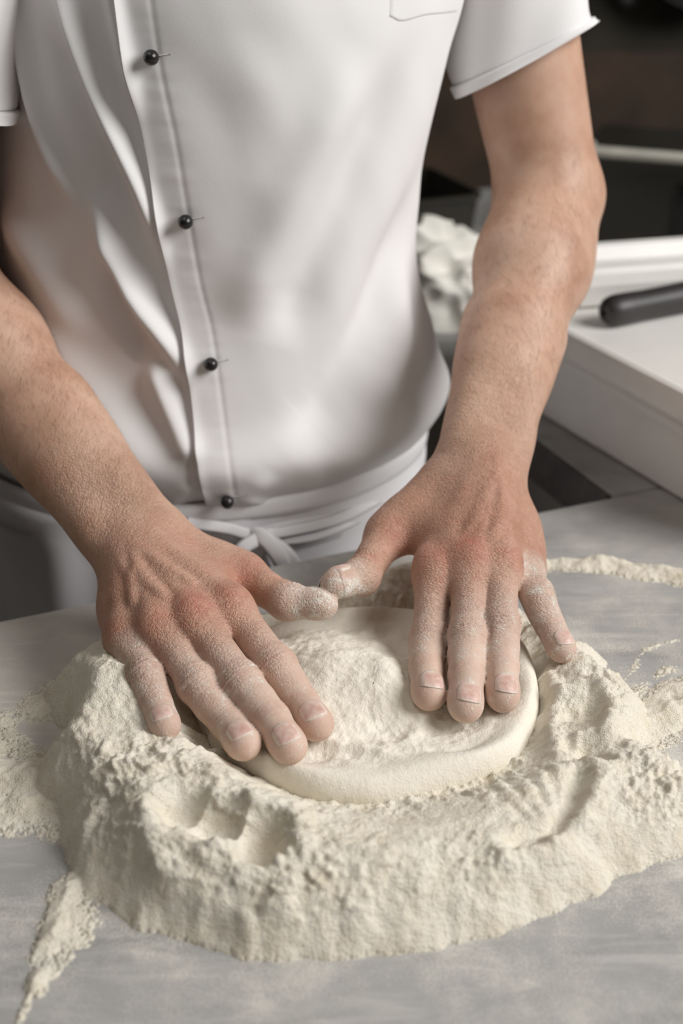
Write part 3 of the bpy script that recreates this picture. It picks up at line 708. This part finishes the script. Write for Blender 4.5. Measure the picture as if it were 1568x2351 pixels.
# skin marks: creases over the finger joints, flour on the fingers, redness over the knuckles
NB = normals(VB, FB)
flour = np.zeros(len(VB)); red = np.zeros(len(VB)); disp = np.zeros(len(VB))
FLW = {('R', 'index'): .66, ('R', 'middle'): .74, ('R', 'ring'): .76, ('R', 'pinky'): .80, ('R', 'thumb'): 1.15, ('L', 'index'): .72, ('L', 'middle'): .80, ('L', 'ring'): .80, ('L', 'pinky'): .88, ('L', 'thumb'): .72}
near_d = np.full(len(VB), 9.0)
for side, f, J, dns, R_ in FINGERS:
    lo = np.min(J, 0) - .03; hi = np.max(J, 0) + .03
    idx = np.where(((VB > lo) & (VB < hi)).all(1))[0]; P = VB[idx]
    cum = np.concatenate([[0], np.cumsum([np.linalg.norm(J[k + 1] - J[k]) for k in range(len(J) - 1)])])   # distance back from the fingertip
    bd_ = np.full(len(P), 9.0); bt = np.zeros(len(P)); bdor = np.zeros(len(P))
    for k in range(len(J) - 1):
        d = J[k + 1] - J[k]; q = P - J[k]; t = np.clip(q @ d / (d @ d), 0 if k else -1.0, 1); off = q - t[:, None] * d
        dist = np.linalg.norm(off, axis=1); up = dist < bd_
        bd_ = np.where(up, dist, bd_); bt = np.where(up, cum[k] + t * np.linalg.norm(d), bt); bdor = np.where(up, (off @ dns[min(k, len(dns) - 1)]) / (dist + 1e-6), bdor)
    mine = (bd_ < .0165) & (bd_ < near_d[idx]); ii = idx[mine]; near_d[ii] = bd_[mine]; bt, bdor = bt[mine], bdor[mine]
    w = FLW[(side, f)]
    L1, L2 = cum[1], cum[2]
    fl_ = w * (1 - smooth01(bt, L2 + .004, cum[-1] - .002 if len(J) > 3 else L2 + .006))
    if f == 'thumb': fl_ = w * (1 - smooth01(bt, L1 - .010, L1 + .012))
    if side == 'L' and f == 'pinky': fl_ = w * (1 - smooth01(bt, cum[-1] - .020, cum[-1] - .0005))
    if side == 'R' and f == 'pinky': fl_ = w * (1 - smooth01(bt, cum[-1] - .020, cum[-1] - .001))
    flour[ii] = np.maximum(flour[ii], fl_)
    dm = smooth01(bdor, -.1, .6)
    for c, amp in ((L2, .00095), (L1, .00055)) if len(J) > 3 else ((L1, .0013), (L1 + .009, .0011)):
        for x in (-.0055, -.0034, -.0014, .0008, .0030, .0052):
            disp[ii] -= amp * np.exp(-((bt - c - x) / .0006) ** 2) * dm * (1.2 - abs(x) * 90)
        red[ii] = np.maximum(red[ii], .45 * np.exp(-((bt - c) / .006) ** 2) * dm)
    if len(J) > 3: red[ii] = np.maximum(red[ii], .55 * np.exp(-((bt - cum[3]) / .016) ** 2) * dm)
    red[ii] = np.maximum(red[ii], .35 * (1 - smooth01(bt, .0, .02)))
for side, i, amt in (('R', 'middle', .95), ('R', 'index', .75), ('L', 'index', .85), ('L', 'middle', .85), ('R', 'ring', .45), ('L', 'ring', .4)):
    m = HANDS[side][i][3] + ZV * .014; red = np.maximum(red, amt * np.exp(-(np.linalg.norm(VB - m, axis=1) / .016) ** 2))
for side in ('R', 'L'):
    th = HANDS[side]['thumb']; red = np.maximum(red, .75 * np.exp(-(np.linalg.norm(VB - (th[2] * .8 + HANDS[side]['index'][3] * .2), axis=1) / .02) ** 2))
    c = sum(HANDS[side][f][3] for f in ('index', 'middle', 'ring', 'pinky')) / 4; red = np.maximum(red, .30 * (1 - smooth01(np.linalg.norm(VB - c, axis=1), .05, .11)))
def blur(a, it):
    for _ in range(it):
        s = np.zeros(len(a)); c = np.zeros(len(a))
        for x, y in ((0, 1), (1, 2), (2, 3), (3, 0)): s += np.bincount(FB[:, x], a[FB[:, y]], len(a)) + np.bincount(FB[:, y], a[FB[:, x]], len(a)); c += np.bincount(FB[:, x], minlength=len(a)) + np.bincount(FB[:, y], minlength=len(a))
        a = .3 * a + .7 * s / c
    return a
flour = blur(flour, 6); red = blur(red, 4) * .85
for u, v, r_, am in ((416, 1384, .0016, 1.0), (430, 1400, .0014, .8), (448, 1434, .0020, 1.0), (1090, 1322, .0035, .8), (1012, 1330, .003, .8), (640, 1400, .004, .7)):   # scratches and raw spots
    rr_ = ray(u, v); q = VB - CAM; t = q @ rr_; dl = np.linalg.norm(q - t[:, None] * rr_, axis=1); red = np.maximum(red, am * np.exp(-(dl / r_) ** 2) * ((NB @ rr_) < -.2))
VB = VB + NB * disp[:, None]

# ------------------------------------------------------------------ coarse rest of the body (inside the clothes, and the head above the picture)
hc = B(.235, .10, 1.66)
CORE = [cone(B(.23, .19, 1.02), B(.235, .19, 1.28), .10, .115, .05), cone(B(.16, .19, 1.30), B(.31, .19, 1.30), .07, .07, .06), cone(SHO['R'], SHO['L'], .052, .052, .06),
        cone(B(.225, .19, .92), B(.225, .19, 1.04), .085, .09, .05), cone(B(.24, .165, 1.40), B(.238, .125, 1.56), .060, .054, .04),
        ell(hc, (EX, NX, ZV), np.array([.076, .096, .118]), .03), cone(hc + ZV * -.085 - NX * .045, hc + ZV * -.03 - NX * .04, .042, .055, .03), ell(hc + ZV * -.02 - NX * .097, (EX, NX, ZV), np.array([.014, .018, .026]), .015),
        ell(hc + EX * .078 + NX * .008, (EX, NX, ZV), np.array([.010, .019, .031]), .008), ell(hc - EX * .078 + NX * .008, (EX, NX, ZV), np.array([.010, .019, .031]), .008),
        ell(hc - ZV * .066 - NX * .088, (EX, NX, ZV), np.array([.024, .012, .008]), .006), ell(hc + EX * .03 - NX * .086 + ZV * .008, (EX, NX, ZV), np.array([.016, .010, .011]), .01), ell(hc - EX * .03 - NX * .086 + ZV * .008, (EX, NX, ZV), np.array([.016, .010, .011]), .01)]
for sg in (-.065, .065):
    CORE += [cone(B(.225 + sg, .18, .88), B(.24 + sg * 1.1, .16, .5), .075, .058, .04), cone(B(.24 + sg * 1.1, .16, .5), B(.24 + sg * 1.1, .18, .09), .058, .040, .03), cone(B(.24 + sg * 1.1, .19, .045), B(.24 + sg * 1.2, .04, .032), .040, .030, .02)]
def sdf_core(P, cc=None, crd=None):
    d = fold(CORE, P, cc, crd); return np.full(len(P), 1.0, np.float32) if d is None else d
ap = np.array([p.a for p in CORE] + [p.b for p in CORE if p.kind == 'cone'])
VC, FC = surface_nets(sdf_core, ap.min(0) - .16, ap.max(0) + .16, .009)
VC[:, 2] = np.maximum(VC[:, 2], .002)
person = empty('person', tuple(B(.24, .16, 0))); tag(person, 'baker in a white short-sleeved jacket pressing both hands on the dough', 'person')
PINV = Matrix.Translation(-Vector(person.location))
def own(o, par=None):
    if par is None: o.parent = person; o.matrix_parent_inverse = PINV
    else: o.parent = par
    return o
body = own(mesh('body', np.vstack([VB, VC]), np.vstack([FB, FC + len(VB)]), M['skin']))
hand = np.zeros(len(VB)); SL = np.zeros((len(VB), 3)); bestd = np.full(len(VB), 9.0)
for side in ('R', 'L'):
    h = HANDS[side]; across, along, nrm = hand_frame(h, side); c = (h['middle'][3] + WR[side]) / 2; dd = np.linalg.norm(VB - c, axis=1); m = dd < bestd; bestd = np.where(m, dd, bestd)
    SL[m] = np.stack([VB[m] @ across, VB[m] @ along * 2.3, VB[m] @ nrm], 1)
hand = 1 - smooth01(bestd, .075, .14)
attr(body, 'hand', np.concatenate([hand, np.zeros(len(VC))]))
a_ = body.data.attributes.new('skin_lines', 'FLOAT_VECTOR', 'POINT'); a_.data.foreach_set('vector', np.vstack([SL, VC]).astype(np.float32).ravel())
attr(body, 'redness', np.concatenate([np.clip(red, 0, 1), np.zeros(len(VC))]))

# fingernails: a plate that follows the fingertip, its free edge running out straight
def drop_to_skin(Q, d, c):                 # move points along -d until they meet the skin
    Q = Q.copy(); c = c.astype(np.float32)[None]
    for _ in range(12): Q = Q - d * sdf(Q.astype(np.float32), c, .03)[:, None] * .9
    return Q
for side, f, tip, dip, dn, r0, r1 in NAILS:
    ax = unit(tip - dip); dn = unit(dn - ax * (dn @ ax)); lt = np.cross(dn, ax)
    L = .0135 if f != 'pinky' else .0108; wd = r0 * .80
    if f == 'thumb': L, wd = .0120, .0066
    nu, nv = 17, 21; xs_ = np.linspace(-1, 1, nu); Q = np.zeros((nu, nv, 3)); HT = np.zeros((nu, nv)); YY = np.zeros((nu, nv))
    bk_ = .64 if f != 'thumb' else .80
    for i, x in enumerate(xs_):
        y0 = .40 * (1 - math.sqrt(max(0, 1 - .97 * x * x))); y1 = 1 - .10 * x ** 4 - .10 * x * x
        yy = y0 + (y1 - y0) * np.linspace(0, 1, nv); YY[i] = yy
        base = tip + ax[None] * ((-bk_ + yy)[:, None] * L) + lt * (wd * x * (1 - .12 * abs(x)))
        yk = np.minimum(yy, .80); bk = tip + ax[None] * ((-bk_ + yk)[:, None] * L) + lt * (wd * x)
        s_ = drop_to_skin(bk + dn * .016, dn, tip); hgt = (s_ - bk) @ dn
        sl = min(0.0, (hgt[int(nv * .75)] - hgt[int(nv * .55)]) / max(1e-6, (yk[int(nv * .75)] - yk[int(nv * .55)])))
        hgt = hgt + (yy - yk) * (sl - .0060)
        HT[i] = hgt; Q[i] = base
    HT = HT.mean(0)[None] * .25 + HT * .75
    edge = np.minimum(np.minimum((1 - np.abs(xs_))[:, None] * 5, YY * 7), 1); edge = np.clip(edge, 0, 1)
    Q = Q + dn * (HT + .00045 * edge - .0002)[..., None]
    nl = own(mesh('fingernail', Q.reshape(-1, 3), gridfaces(nu, nv), M['nail']), body)
    attr(nl, 'rim', (np.maximum(np.exp(-((1 - np.abs(xs_))[:, None] / .16) ** 2), np.maximum(np.exp(-(YY / .12) ** 2), np.exp(-(np.linspace(1, 0, nv)[None] / .06) ** 2) * .9))).ravel())
    m = nl.modifiers.new('thick', 'SOLIDIFY'); m.thickness = .0007; m.offset = -1
    out = np.concatenate([Q[0], Q[-1], Q[:, 0], Q[:, -1]]); lo = out.min(0) - .004; hi = out.max(0) + .004
    idx = np.where(((VB > lo) & (VB < hi)).all(1))[0]
    dd = np.min(np.linalg.norm(VB[idx][:, None] - out[None, ::2], axis=2), axis=1); flour[idx] = np.maximum(flour[idx], 1.35 * np.exp(-(dd / .0012) ** 2))
attr(body, 'flour', np.concatenate([np.clip(flour, 0, 1.3), np.zeros(len(VC))]))
print('nails', time.time() - t0)

# fine dark hair on the forearms
hv, hf = [], []
for side in ('R', 'L'):
    w0, el = WR[side], ELB[side]; fa = el - w0; Lf = np.linalg.norm(fa); fa = fa / Lf
    t = (VB - w0) @ fa; rad = np.linalg.norm(VB - w0 - t[:, None] * fa, axis=1)
    pr_ = np.where((t > .012) & (t < Lf * 1.02) & (rad < .06) & (NB[:, 2] > -.35), (.25 + smooth01(t, .02, .09)) * (1 - .5 * smooth01(t, Lf * .7, Lf)), 0)
    ix = rng.choice(len(VB), 2600, replace=False, p=pr_ / pr_.sum())
    up_ = np.cross(NB[ix], fa); lean = rng.normal(0, .45, len(ix)) + (.55 if side == 'R' else -.55)
    d = -fa[None] * 1.0 + up_ * lean[:, None]; d /= np.linalg.norm(d, axis=1, keepdims=True)
    ln = rng.uniform(.004, .010, len(ix)); wd = .00005
    sd = np.cross(d, NB[ix]); base = VB[ix]
    for k in range(4):
        q = base + d * (ln * k / 3)[:, None] + NB[ix] * (ln * (.30 * k / 3 - .22 * (k / 3) ** 2))[:, None]
        w_ = wd * (1 - .8 * k / 3); hv.append(np.stack([q - sd * w_, q + sd * w_], 1))
hv = [np.stack(hv[s * 4:s * 4 + 4], 1) for s in (0, 1)]; HV = np.concatenate(hv).reshape(-1, 3); nh = len(HV) // 8
b0 = np.arange(nh)[:, None] * 8; HF = np.concatenate([b0 + np.array([[0, 1, 3, 2]]), b0 + np.array([[2, 3, 5, 4]]), b0 + np.array([[4, 5, 7, 6]])])
tag(own(mesh('arm_hair', HV, HF, M['hair']), body), kind='stuff')
print('body done', time.time() - T0)

# ------------------------------------------------------------------ the jacket
ZK = [.90, .93, .955, .98, 1.02, 1.06, 1.10, 1.16, 1.22, 1.28, 1.34, 1.40, 1.445]
TOR = dict(aR=[.160, .162, .168, .174, .166, .151, .144, .148, .166, .184, .192, .172, .120],       # half width, the baker's left
           aL=[.205, .200, .198, .195, .188, .182, .176, .170, .166, .164, .172, .160, .120],       # half width, the baker's right
           f=[.150, .150, .157, .161, .159, .157, .159, .165, .171, .175, .165, .115, .045])          # depth in front of the axis
SC0, OC0, EXP = .225, .190, 2.05
_zd = np.linspace(ZK[0], ZK[-1], 300); _TD = {}
for _k, _v in TOR.items():
    d_ = np.interp(_zd, ZK, _v)
    for _ in range(60): d_[1:-1] = (d_[:-2] + 2 * d_[1:-1] + d_[2:]) / 4
    for _ in range(60): d_[1:-1] = (d_[:-2] + 2 * d_[1:-1] + d_[2:]) / 4
    _TD[_k] = d_
def tk(name, z): return np.interp(z, _zd, _TD[name])
def torso_pt(phi, z, off=0.0):           # phi 0 = to the baker's left, -90 deg = front
    c, s = np.cos(phi), np.sin(phi); ex = 2 / EXP
    a = np.where(c > 0, tk('aR', z), tk('aL', z)); b = np.where(s < 0, tk('f', z), .11)
    x = np.sign(c) * np.abs(c) ** ex * a; y = np.sign(s) * np.abs(s) ** ex * b
    P = E0 + EX * (SC0 + x)[..., None] + NX * (OC0 + y)[..., None]; P[..., 2] = z
    return P
def torso_val(p):
    s, o, z = Binv(p); x = s - SC0; y = o - OC0
    a = tk('aR', z) if x > 0 else tk('aL', z); b = tk('f', z) if y < 0 else .11
    return (abs(x / a)) ** EXP + (abs(y / b)) ** EXP - 1
def on_torso(u, v):
    r = ray(u, v); lo = .6
    for d in np.arange(.7, 1.5, .01):
        if torso_val(CAM + r * d) < 0:
            for q in np.arange(d - .01, d + .001, .001):
                if torso_val(CAM + r * q) < 0: return CAM + r * q
    return CAM + r * 1.05
_FC = {}
def fold_line(px):
    k = tuple(px)
    if k not in _FC: _FC[k] = spline([on_torso(u, v) for u, v in px], 3 * len(px))
    return _FC[k]
def folds3d(P, lst):
    D = np.zeros(P.shape[:-1])
    for px, wd, amp in lst:
        L = fold_line(px); best = np.full(D.shape, 9.0); bt = np.zeros(D.shape)
        for k in range(len(L) - 1):
            d = L[k + 1] - L[k]; q = P - L[k]; t = np.clip((q @ d) / (d @ d + 1e-12), 0, 1); dd = np.linalg.norm(q - t[..., None] * d, axis=-1)
            up = dd < best; best = np.where(up, dd, best); bt = np.where(up, (k + t) / (len(L) - 1), bt)
        D = D + amp * np.exp(-(best / wd) ** 2) * smooth01(np.minimum(bt, 1 - bt), 0, .30)
    return D
FOLDS = [([(90, -120), (150, 0), (214, 178), (312, 402), (356, 520), (385, 640)], .0065, .013), ([(0, -100), (45, 45), (80, 223), (134, 380), (190, 500)], .008, .010),
         ([(215, 420), (250, 558), (303, 670), (400, 800), (440, 900)], .0075, .013), ([(240, -100), (262, 0), (290, 130), (330, 300)], .006, .008),
         ([(330, 760), (372, 890), (424, 1002), (466, 1050)], .009, .010), ([(40, 640), (150, 820), (260, 960), (380, 1090)], .016, .010),
         ([(100, 0), (160, 180), (240, 380), (290, 540)], .010, -.010), ([(230, 560), (280, 720), (360, 860)], .008, -.010), ([(0, 430), (100, 620), (240, 820)], .016, .009),
         ([(820, 90), (720, 330), (600, 600), (545, 760)], .018, .008), ([(930, 60), (830, 330), (700, 640), (640, 800)], .018, -.009), ([(960, 330), (880, 620), (760, 900), (640, 1030)], .020, -.012),
         ([(960, 560), (900, 800), (820, 960)], .016, .008), ([(560, 60), (600, 300), (560, 560)], .025, .003), ([(930, 900), (840, 1010), (720, 1080)], .014, .006), ([(620, 1060), (560, 1120), (500, 1150)], .010, .004),
         ([(540, 1130), (600, 1155), (680, 1185)], .006, .004), ([(460, 1090), (420, 1130), (380, 1160)], .008, .004), ([(985, 900), (1010, 960), (960, 1030)], .014, .006)]
jk = own(empty('chef_jacket')); 
def jacket_surface(phi, z, off):
    P = torso_pt(phi, z); Fd = FOLDED(P, phi, z)
    d = torso_pt(phi, z) - (E0 + EX * SC0 + NX * OC0); d[..., 2] = 0; nrm_ = d / (np.linalg.norm(d, axis=-1, keepdims=True) + 1e-9)
    return P + nrm_ * (Fd + off)[..., None]
def FOLDED(P, phi, z):
    f = folds3d(P, FOLDS)
    s, o, zz = Binv(P)
    f = f + fbm(s * 1.0 + zz * .35, zz * .55, .07, 2, 2) * .0020
    # blouse over the apron string
    f = f + .010 * np.exp(-((z - .968) / .022) ** 2) - .006 * np.exp(-((z - .928) / .012) ** 2)
    return f
nph, nz = 360, 230
zz = np.linspace(.912, 1.445, nz); ph = np.concatenate([np.linspace(-math.pi, -.05, 440, endpoint=False), np.linspace(-.05, math.pi, 60, endpoint=False)]); nph = len(ph)
# finer in front
ph = ph + .45 * np.sin(ph * 1.0 + math.pi / 2 + math.pi) * 0
PH, ZZ = np.meshgrid(ph, zz, indexing='ij')
PT = jacket_surface(PH, ZZ, np.zeros(PH.shape))
shell = own(mesh('jacket_body', PT.reshape(-1, 3), gridfaces(nph, nz, True), M['cotton']), jk)
# overlapping front panel: its free edge is the placket line
EDGE = spline([on_torso(u, v) for u, v in [(255, -140), (276, 0), (302, 160), (335, 310), (362, 470), (392, 640), (420, 760), (440, 900), (458, 1040), (478, 1170), (482, 1200)]], 200)
es, eo, ez = Binv(EDGE); o_ = np.argsort(ez); ez = ez[o_]; es = es[o_]; eo = eo[o_]
xs = es - SC0; ys = eo - OC0
zr = np.linspace(.920, min(1.33, ez[-1]), 260)
def phi_of(x, y, z):
    a = np.where(x > 0, tk('aR', z), tk('aL', z)); b = tk('f', z)
    return np.arctan2(-(np.abs(y) / b) ** (EXP / 2), np.sign(x) * (np.abs(x) / a) ** (EXP / 2))
pe = np.interp(zr, ez, phi_of(xs, ys, ez))
npn = 210; tt = np.linspace(0, 1, npn) ** 1.15
PP = pe[:, None] + (-.18 - pe[:, None]) * tt[None]; Z2 = np.repeat(zr[:, None], npn, 1)
off = .0050 * (1 - smooth01(tt, .80, 1.0))[None] + .0004
hem = .0009 * np.exp(-((tt * 1.0 - .0) / .012) ** 2) - .0006 * np.exp(-((tt - .062) / .005) ** 2)
puck = .0004 * fbm(Z2, PP * .02, .012, 2, 4) * np.exp(-((tt[None] - .05) / .03) ** 2)
P2 = jacket_surface(PP, Z2, off + hem[None] + puck - .0008 * smooth01(tt, .97, 1)[None])
P2r = jacket_surface(PP[:, :1], Z2[:, :1], np.full((len(zr), 1), -.0015))
P2 = np.concatenate([P2r, P2], 1)
own(mesh('front_panel', P2.reshape(-1, 3), gridfaces(len(zr), npn + 1)[:, ::-1], M['cotton']), jk)
# ball buttons with thread shank and buttonhole
for u, v in [(355, 126), (430, 498), (483, 828), (521, 1123)]:
    p = on_torso(u, v); s, o, z = Binv(p); ph_ = phi_of(np.array([s - SC0]), np.array([o - OC0]), np.array([z]))
    z = np.array([z]); q0 = jacket_surface(ph_, z, np.array([.004]))[0]; q1 = jacket_surface(ph_ + .03, z, np.array([.004]))[0]; q2 = jacket_surface(ph_, z + .004, np.array([.004]))[0]
    nr_ = unit(np.cross(q1 - q0, q2 - q0)); nr_ = nr_ if nr_ @ (CAM - q0) > 0 else -nr_; t1 = unit(q1 - q0); t2 = np.cross(nr_, t1)
    prof = [(0, .0105), (.0016, .0103), (.0032, .0092), (.0044, .0073), (.0049, .0055), (.0046, .0034), (.0034, .0018), (.0020, .0012), (.0016, -.001)]
    V = []
    for r, hgt in prof:
        for k in range(20): V.append(q0 + nr_ * hgt + (t1 * math.cos(k * math.pi / 10) + t2 * math.sin(k * math.pi / 10)) * max(r, 1e-5))
    bt_ = own(mesh('button', V, gridfaces(len(prof), 20, False, True), M['black']), jk)
    pts = [jacket_surface(ph_ + a, z + b, np.array([.0053]))[0] for a, b in ((.0, .0), (.022, .0005), (.044, .001), (.066, .0015))]
    Vh, Fh = tube(spline(pts, 10), .00045, 6); own(mesh('buttonhole', Vh, Fh, M['thread']), jk)
# breast pocket, its lower corner shows
pq = [on_torso(u, v) for u, v in [(872, -90), (872, 38), (905, 52), (1035, 30), (1040, -90)]]
def on_jacket(p, off):
    s, o, z = Binv(p); z = np.array([z]); f = phi_of(np.array([s - SC0]), np.array([o - OC0]), z); return jacket_surface(f, z, np.array([off]))[0]
gu = []
for i in range(24):
    for j in range(24):
        x, y = i / 23, j / 23; top = pq[0] * (1 - x) + pq[4] * x; bot = (pq[1] * (1 - x) + pq[3] * x) + (pq[2] - (pq[1] * .8 + pq[3] * .2)) * math.exp(-((x - .2) / .12) ** 2)
        e = .0060 if (0 < i < 23 and j < 23) else .0028
        gu.append(on_jacket(top * (1 - y) + bot * y, e))
own(mesh('breast_pocket', gu, gridfaces(24, 24), M['cotton']), jk)
# shoulder yoke that closes the jacket round the neck and takes the sleeves
YK = [cone(B(.13, .185, 1.372), B(.325, .180, 1.372), .088, .088, .03), cone(SHO['R'] + ZV * .004, SHO['L'] + ZV * .004, .072, .072, .05), cone(B(.235, .175, 1.44), B(.236, .160, 1.475), .078, .071, .03)]
def sdf_yoke(P, cc=None, crd=None):
    d = fold(YK, P, cc, crd); return np.full(len(P), 1.0, np.float32) if d is None else d
yp = np.array([q.a for q in YK] + [q.b for q in YK]); VY, FY = surface_nets(sdf_yoke, yp.min(0) - .13, yp.max(0) + .13, .006)
own(mesh('shoulder_yoke', VY, FY, M['cotton']), jk)
# sleeves: tubes round the upper arms with a turned-up cuff
def sleeve(side, hemc, hemn, r_hem, wob):
    el, sh = ELB[side], SHO[side]; ax = unit(sh - el); nrow = 60; na_ = 120; V = []; C_ = []
    t1 = unit(np.cross(ax, NX)); t2 = np.cross(ax, t1)
    h0 = hemc; L = (sh - h0) @ ax + .02
    def ringpt(t, k, off, rr=None):
        a = 2 * math.pi * k / na_; dirv = t1 * math.cos(a) + t2 * math.sin(a)
        base = el + ax * ((h0 - el) @ ax + L * t); r = r_hem + (.0745 - r_hem) * smooth01(t, .25, 1.1)
        r += .0025 * math.sin(3 * a + t * 5 + wob) * (1 - t) + .003 * math.sin(5 * a - 9 * t + wob) * t * (1 - t) * 3
        p = base + dirv * (r + off)
        sl = -((p - h0) @ hemn) / (ax @ hemn)          # slide along the arm to meet the slanted hem
        return p + ax * sl * (1 - smooth01(t, 0, .75)) if t < .75 else p
    rows_ = [(.02, -.002), (0.004, -.0015), (.0, -.0003), (.001, .0012), (.005, .002)] + [(t, .0026) for t in np.linspace(.012, .19, 12)] + [(.193, .0018), (.197, -.0022), (.203, -.0005)] + [(t, 0.0) for t in np.linspace(.21, 1, 44)]
    for t, o2 in rows_:
        for k in range(na_): V.append(ringpt(float(t), k, o2))
    return own(mesh('sleeve', V, gridfaces(len(rows_), na_, False, True)[:, ::-1], M['cotton']), jk)
axL = unit(SHO['L'] - ELB['L'])
sleeve('L', ELB['L'] + axL * .100, unit(axL + EX * -.26 + NX * .12), .0545, .4)
axR = unit(SHO['R'] - ELB['R'])
sleeve('R', ELB['R'] + axR * .125, unit(axR + EX * .25 + NX * .1), .059, 2.1)

# ------------------------------------------------------------------ apron and trousers
apn = own(empty('apron'))
def ring_path(z, off, a0=-math.pi, a1=math.pi, n=120, dz=lambda t: 0):
    out = []
    for k in range(n):
        a = a0 + (a1 - a0) * k / (n - 1); zq = z + dz(a); p = torso_pt(np.array([a]), np.array([max(zq, .9)]))[0]; d = p - (E0 + EX * SC0 + NX * OC0); d[2] = 0
        p = p + unit(d) * off; p[2] = zq; out.append(p)
    return np.array(out)
def strap(name, path, half, thick, par):
    n = len(path); V = []; ctr = E0 + EX * SC0 + NX * OC0
    for p in path:
        d = p - ctr; d[2] = 0; d = unit(d)
        for y, x in ((-half, 0), (-half * .9, thick), (-half * .3, thick * 1.35), (half * .3, thick * 1.35), (half * .9, thick), (half, 0)): V.append(p + ZV * y + d * x)
    return own(mesh(name, V, gridfaces(n, 6)[:, ::-1], M['apron']), par)
strap('waistband', ring_path(.929, .0035), .009, .0022, apn)
strap('waistband', ring_path(.907, .0045, dz=lambda a: .006 * math.sin(a * 2 + 1)), .012, .002, apn)
nph2, nz2 = 260, 60
a_ = np.linspace(-math.pi, math.pi, nph2, endpoint=False); z_ = np.linspace(.30, .925, nz2); A2, Zs = np.meshgrid(a_, z_, indexing='ij')
Ps = torso_pt(A2, np.maximum(Zs, .9)); dv = Ps - (E0 + EX * SC0 + NX * OC0); dv[..., 2] = 0; dv /= np.linalg.norm(dv, axis=-1, keepdims=True)
drop = (.925 - Zs)
Ps = Ps + dv * (.006 + drop * .03 * (dv @ -NX < .2) + np.minimum(drop * .5, .012) * np.sin(A2 * 11 + 3 * np.sin(A2 * 3)) * .35)[..., None]; Ps[..., 2] = Zs
# keep the front of the skirt behind the table edge
oo = (Ps - E0) @ NX; Ps = Ps + NX * np.maximum(.006 - oo, 0)[..., None]
own(mesh('skirt', Ps.reshape(-1, 3), gridfaces(nph2, nz2, True), M['apron']), apn)
def ribbon(name, pts, half, par, side=None, n=40):
    C_ = spline(pts, n); tg = np.gradient(C_, axis=0); V = []
    for k in range(n):
        t = unit(tg[k]); vw = unit(CAM - C_[k]); b = unit(np.cross(t, vw)); nn = np.cross(b, t)
        for x, y in ((-1, 0), (-.6, .25), (0, .35), (.6, .25), (1, 0), (.6, -.2), (0, -.25), (-.6, -.2)): V.append(C_[k] + b * half * x + nn * half * y * .6)
    return own(mesh(name, V, gridfaces(n, 8, False, True), M['apron']), par)
def ap(u, v, off):
    p = on_torso(u, v); d = unit(np.array([CAM[0] - p[0], CAM[1] - p[1], 0])); return p + d * off
ribbon('tie_loop', [ap(560, 1215, .012), ap(600, 1200, .022), ap(640, 1235, .03), ap(660, 1290, .03), ap(640, 1330, .028), ap(610, 1290, .022), ap(585, 1235, .016)], .0065, apn)
ribbon('tie_loop', [ap(640, 1205, .010), ap(600, 1205, .02), ap(555, 1225, .024), ap(540, 1260, .022), ap(575, 1262, .02), ap(600, 1225, .02)], .0055, apn)
ribbon('tie_end', [ap(610, 1210, .02), ap(660, 1235, .030), ap(690, 1290, .03), ap(700, 1345, .028)], .0065, apn)
ribbon('tie_string', [ap(430, 1186, .010), ap(520, 1196, .012), ap(600, 1206, .015), ap(760, 1180, .012), ap(850, 1140, .011), ap(925, 1098, .008)], .0045, apn)
ribbon('tie_string', [ap(600, 1225, .014), ap(720, 1215, .012), ap(820, 1180, .009), ap(895, 1142, .007)], .0035, apn)
for sg in (-.075, .075):
    hp_ = [B(.225 + sg, .18, .885), B(.235 + sg * 1.05, .165, .7), B(.24 + sg * 1.1, .165, .5), B(.24 + sg * 1.1, .18, .3), B(.24 + sg * 1.1, .185, .085)]
    V, F = tube(spline(hp_, 30), np.linspace(.080, .062, 30), 28, upv=tuple(NX)); own(mesh('trouser_leg', V, F, M['trouser']))
    hp_ = [B(.24 + sg * 1.1, .225, .042), B(.24 + sg * 1.1, .19, .047), B(.24 + sg * 1.15, .10, .042), B(.24 + sg * 1.2, .03, .036), B(.24 + sg * 1.2, .005, .034)]
    V, F = tube(spline(hp_, 20), np.array([.02] + [.047] * 8 + [.044] * 9 + [.036, .015]), 20, sq=.85, upv=(0, 0, 1)); V[:, 2] = np.maximum(V[:, 2], .001); own(mesh('shoe', V, F, M['cloth_dark']))

print('clothes done', time.time() - T0)
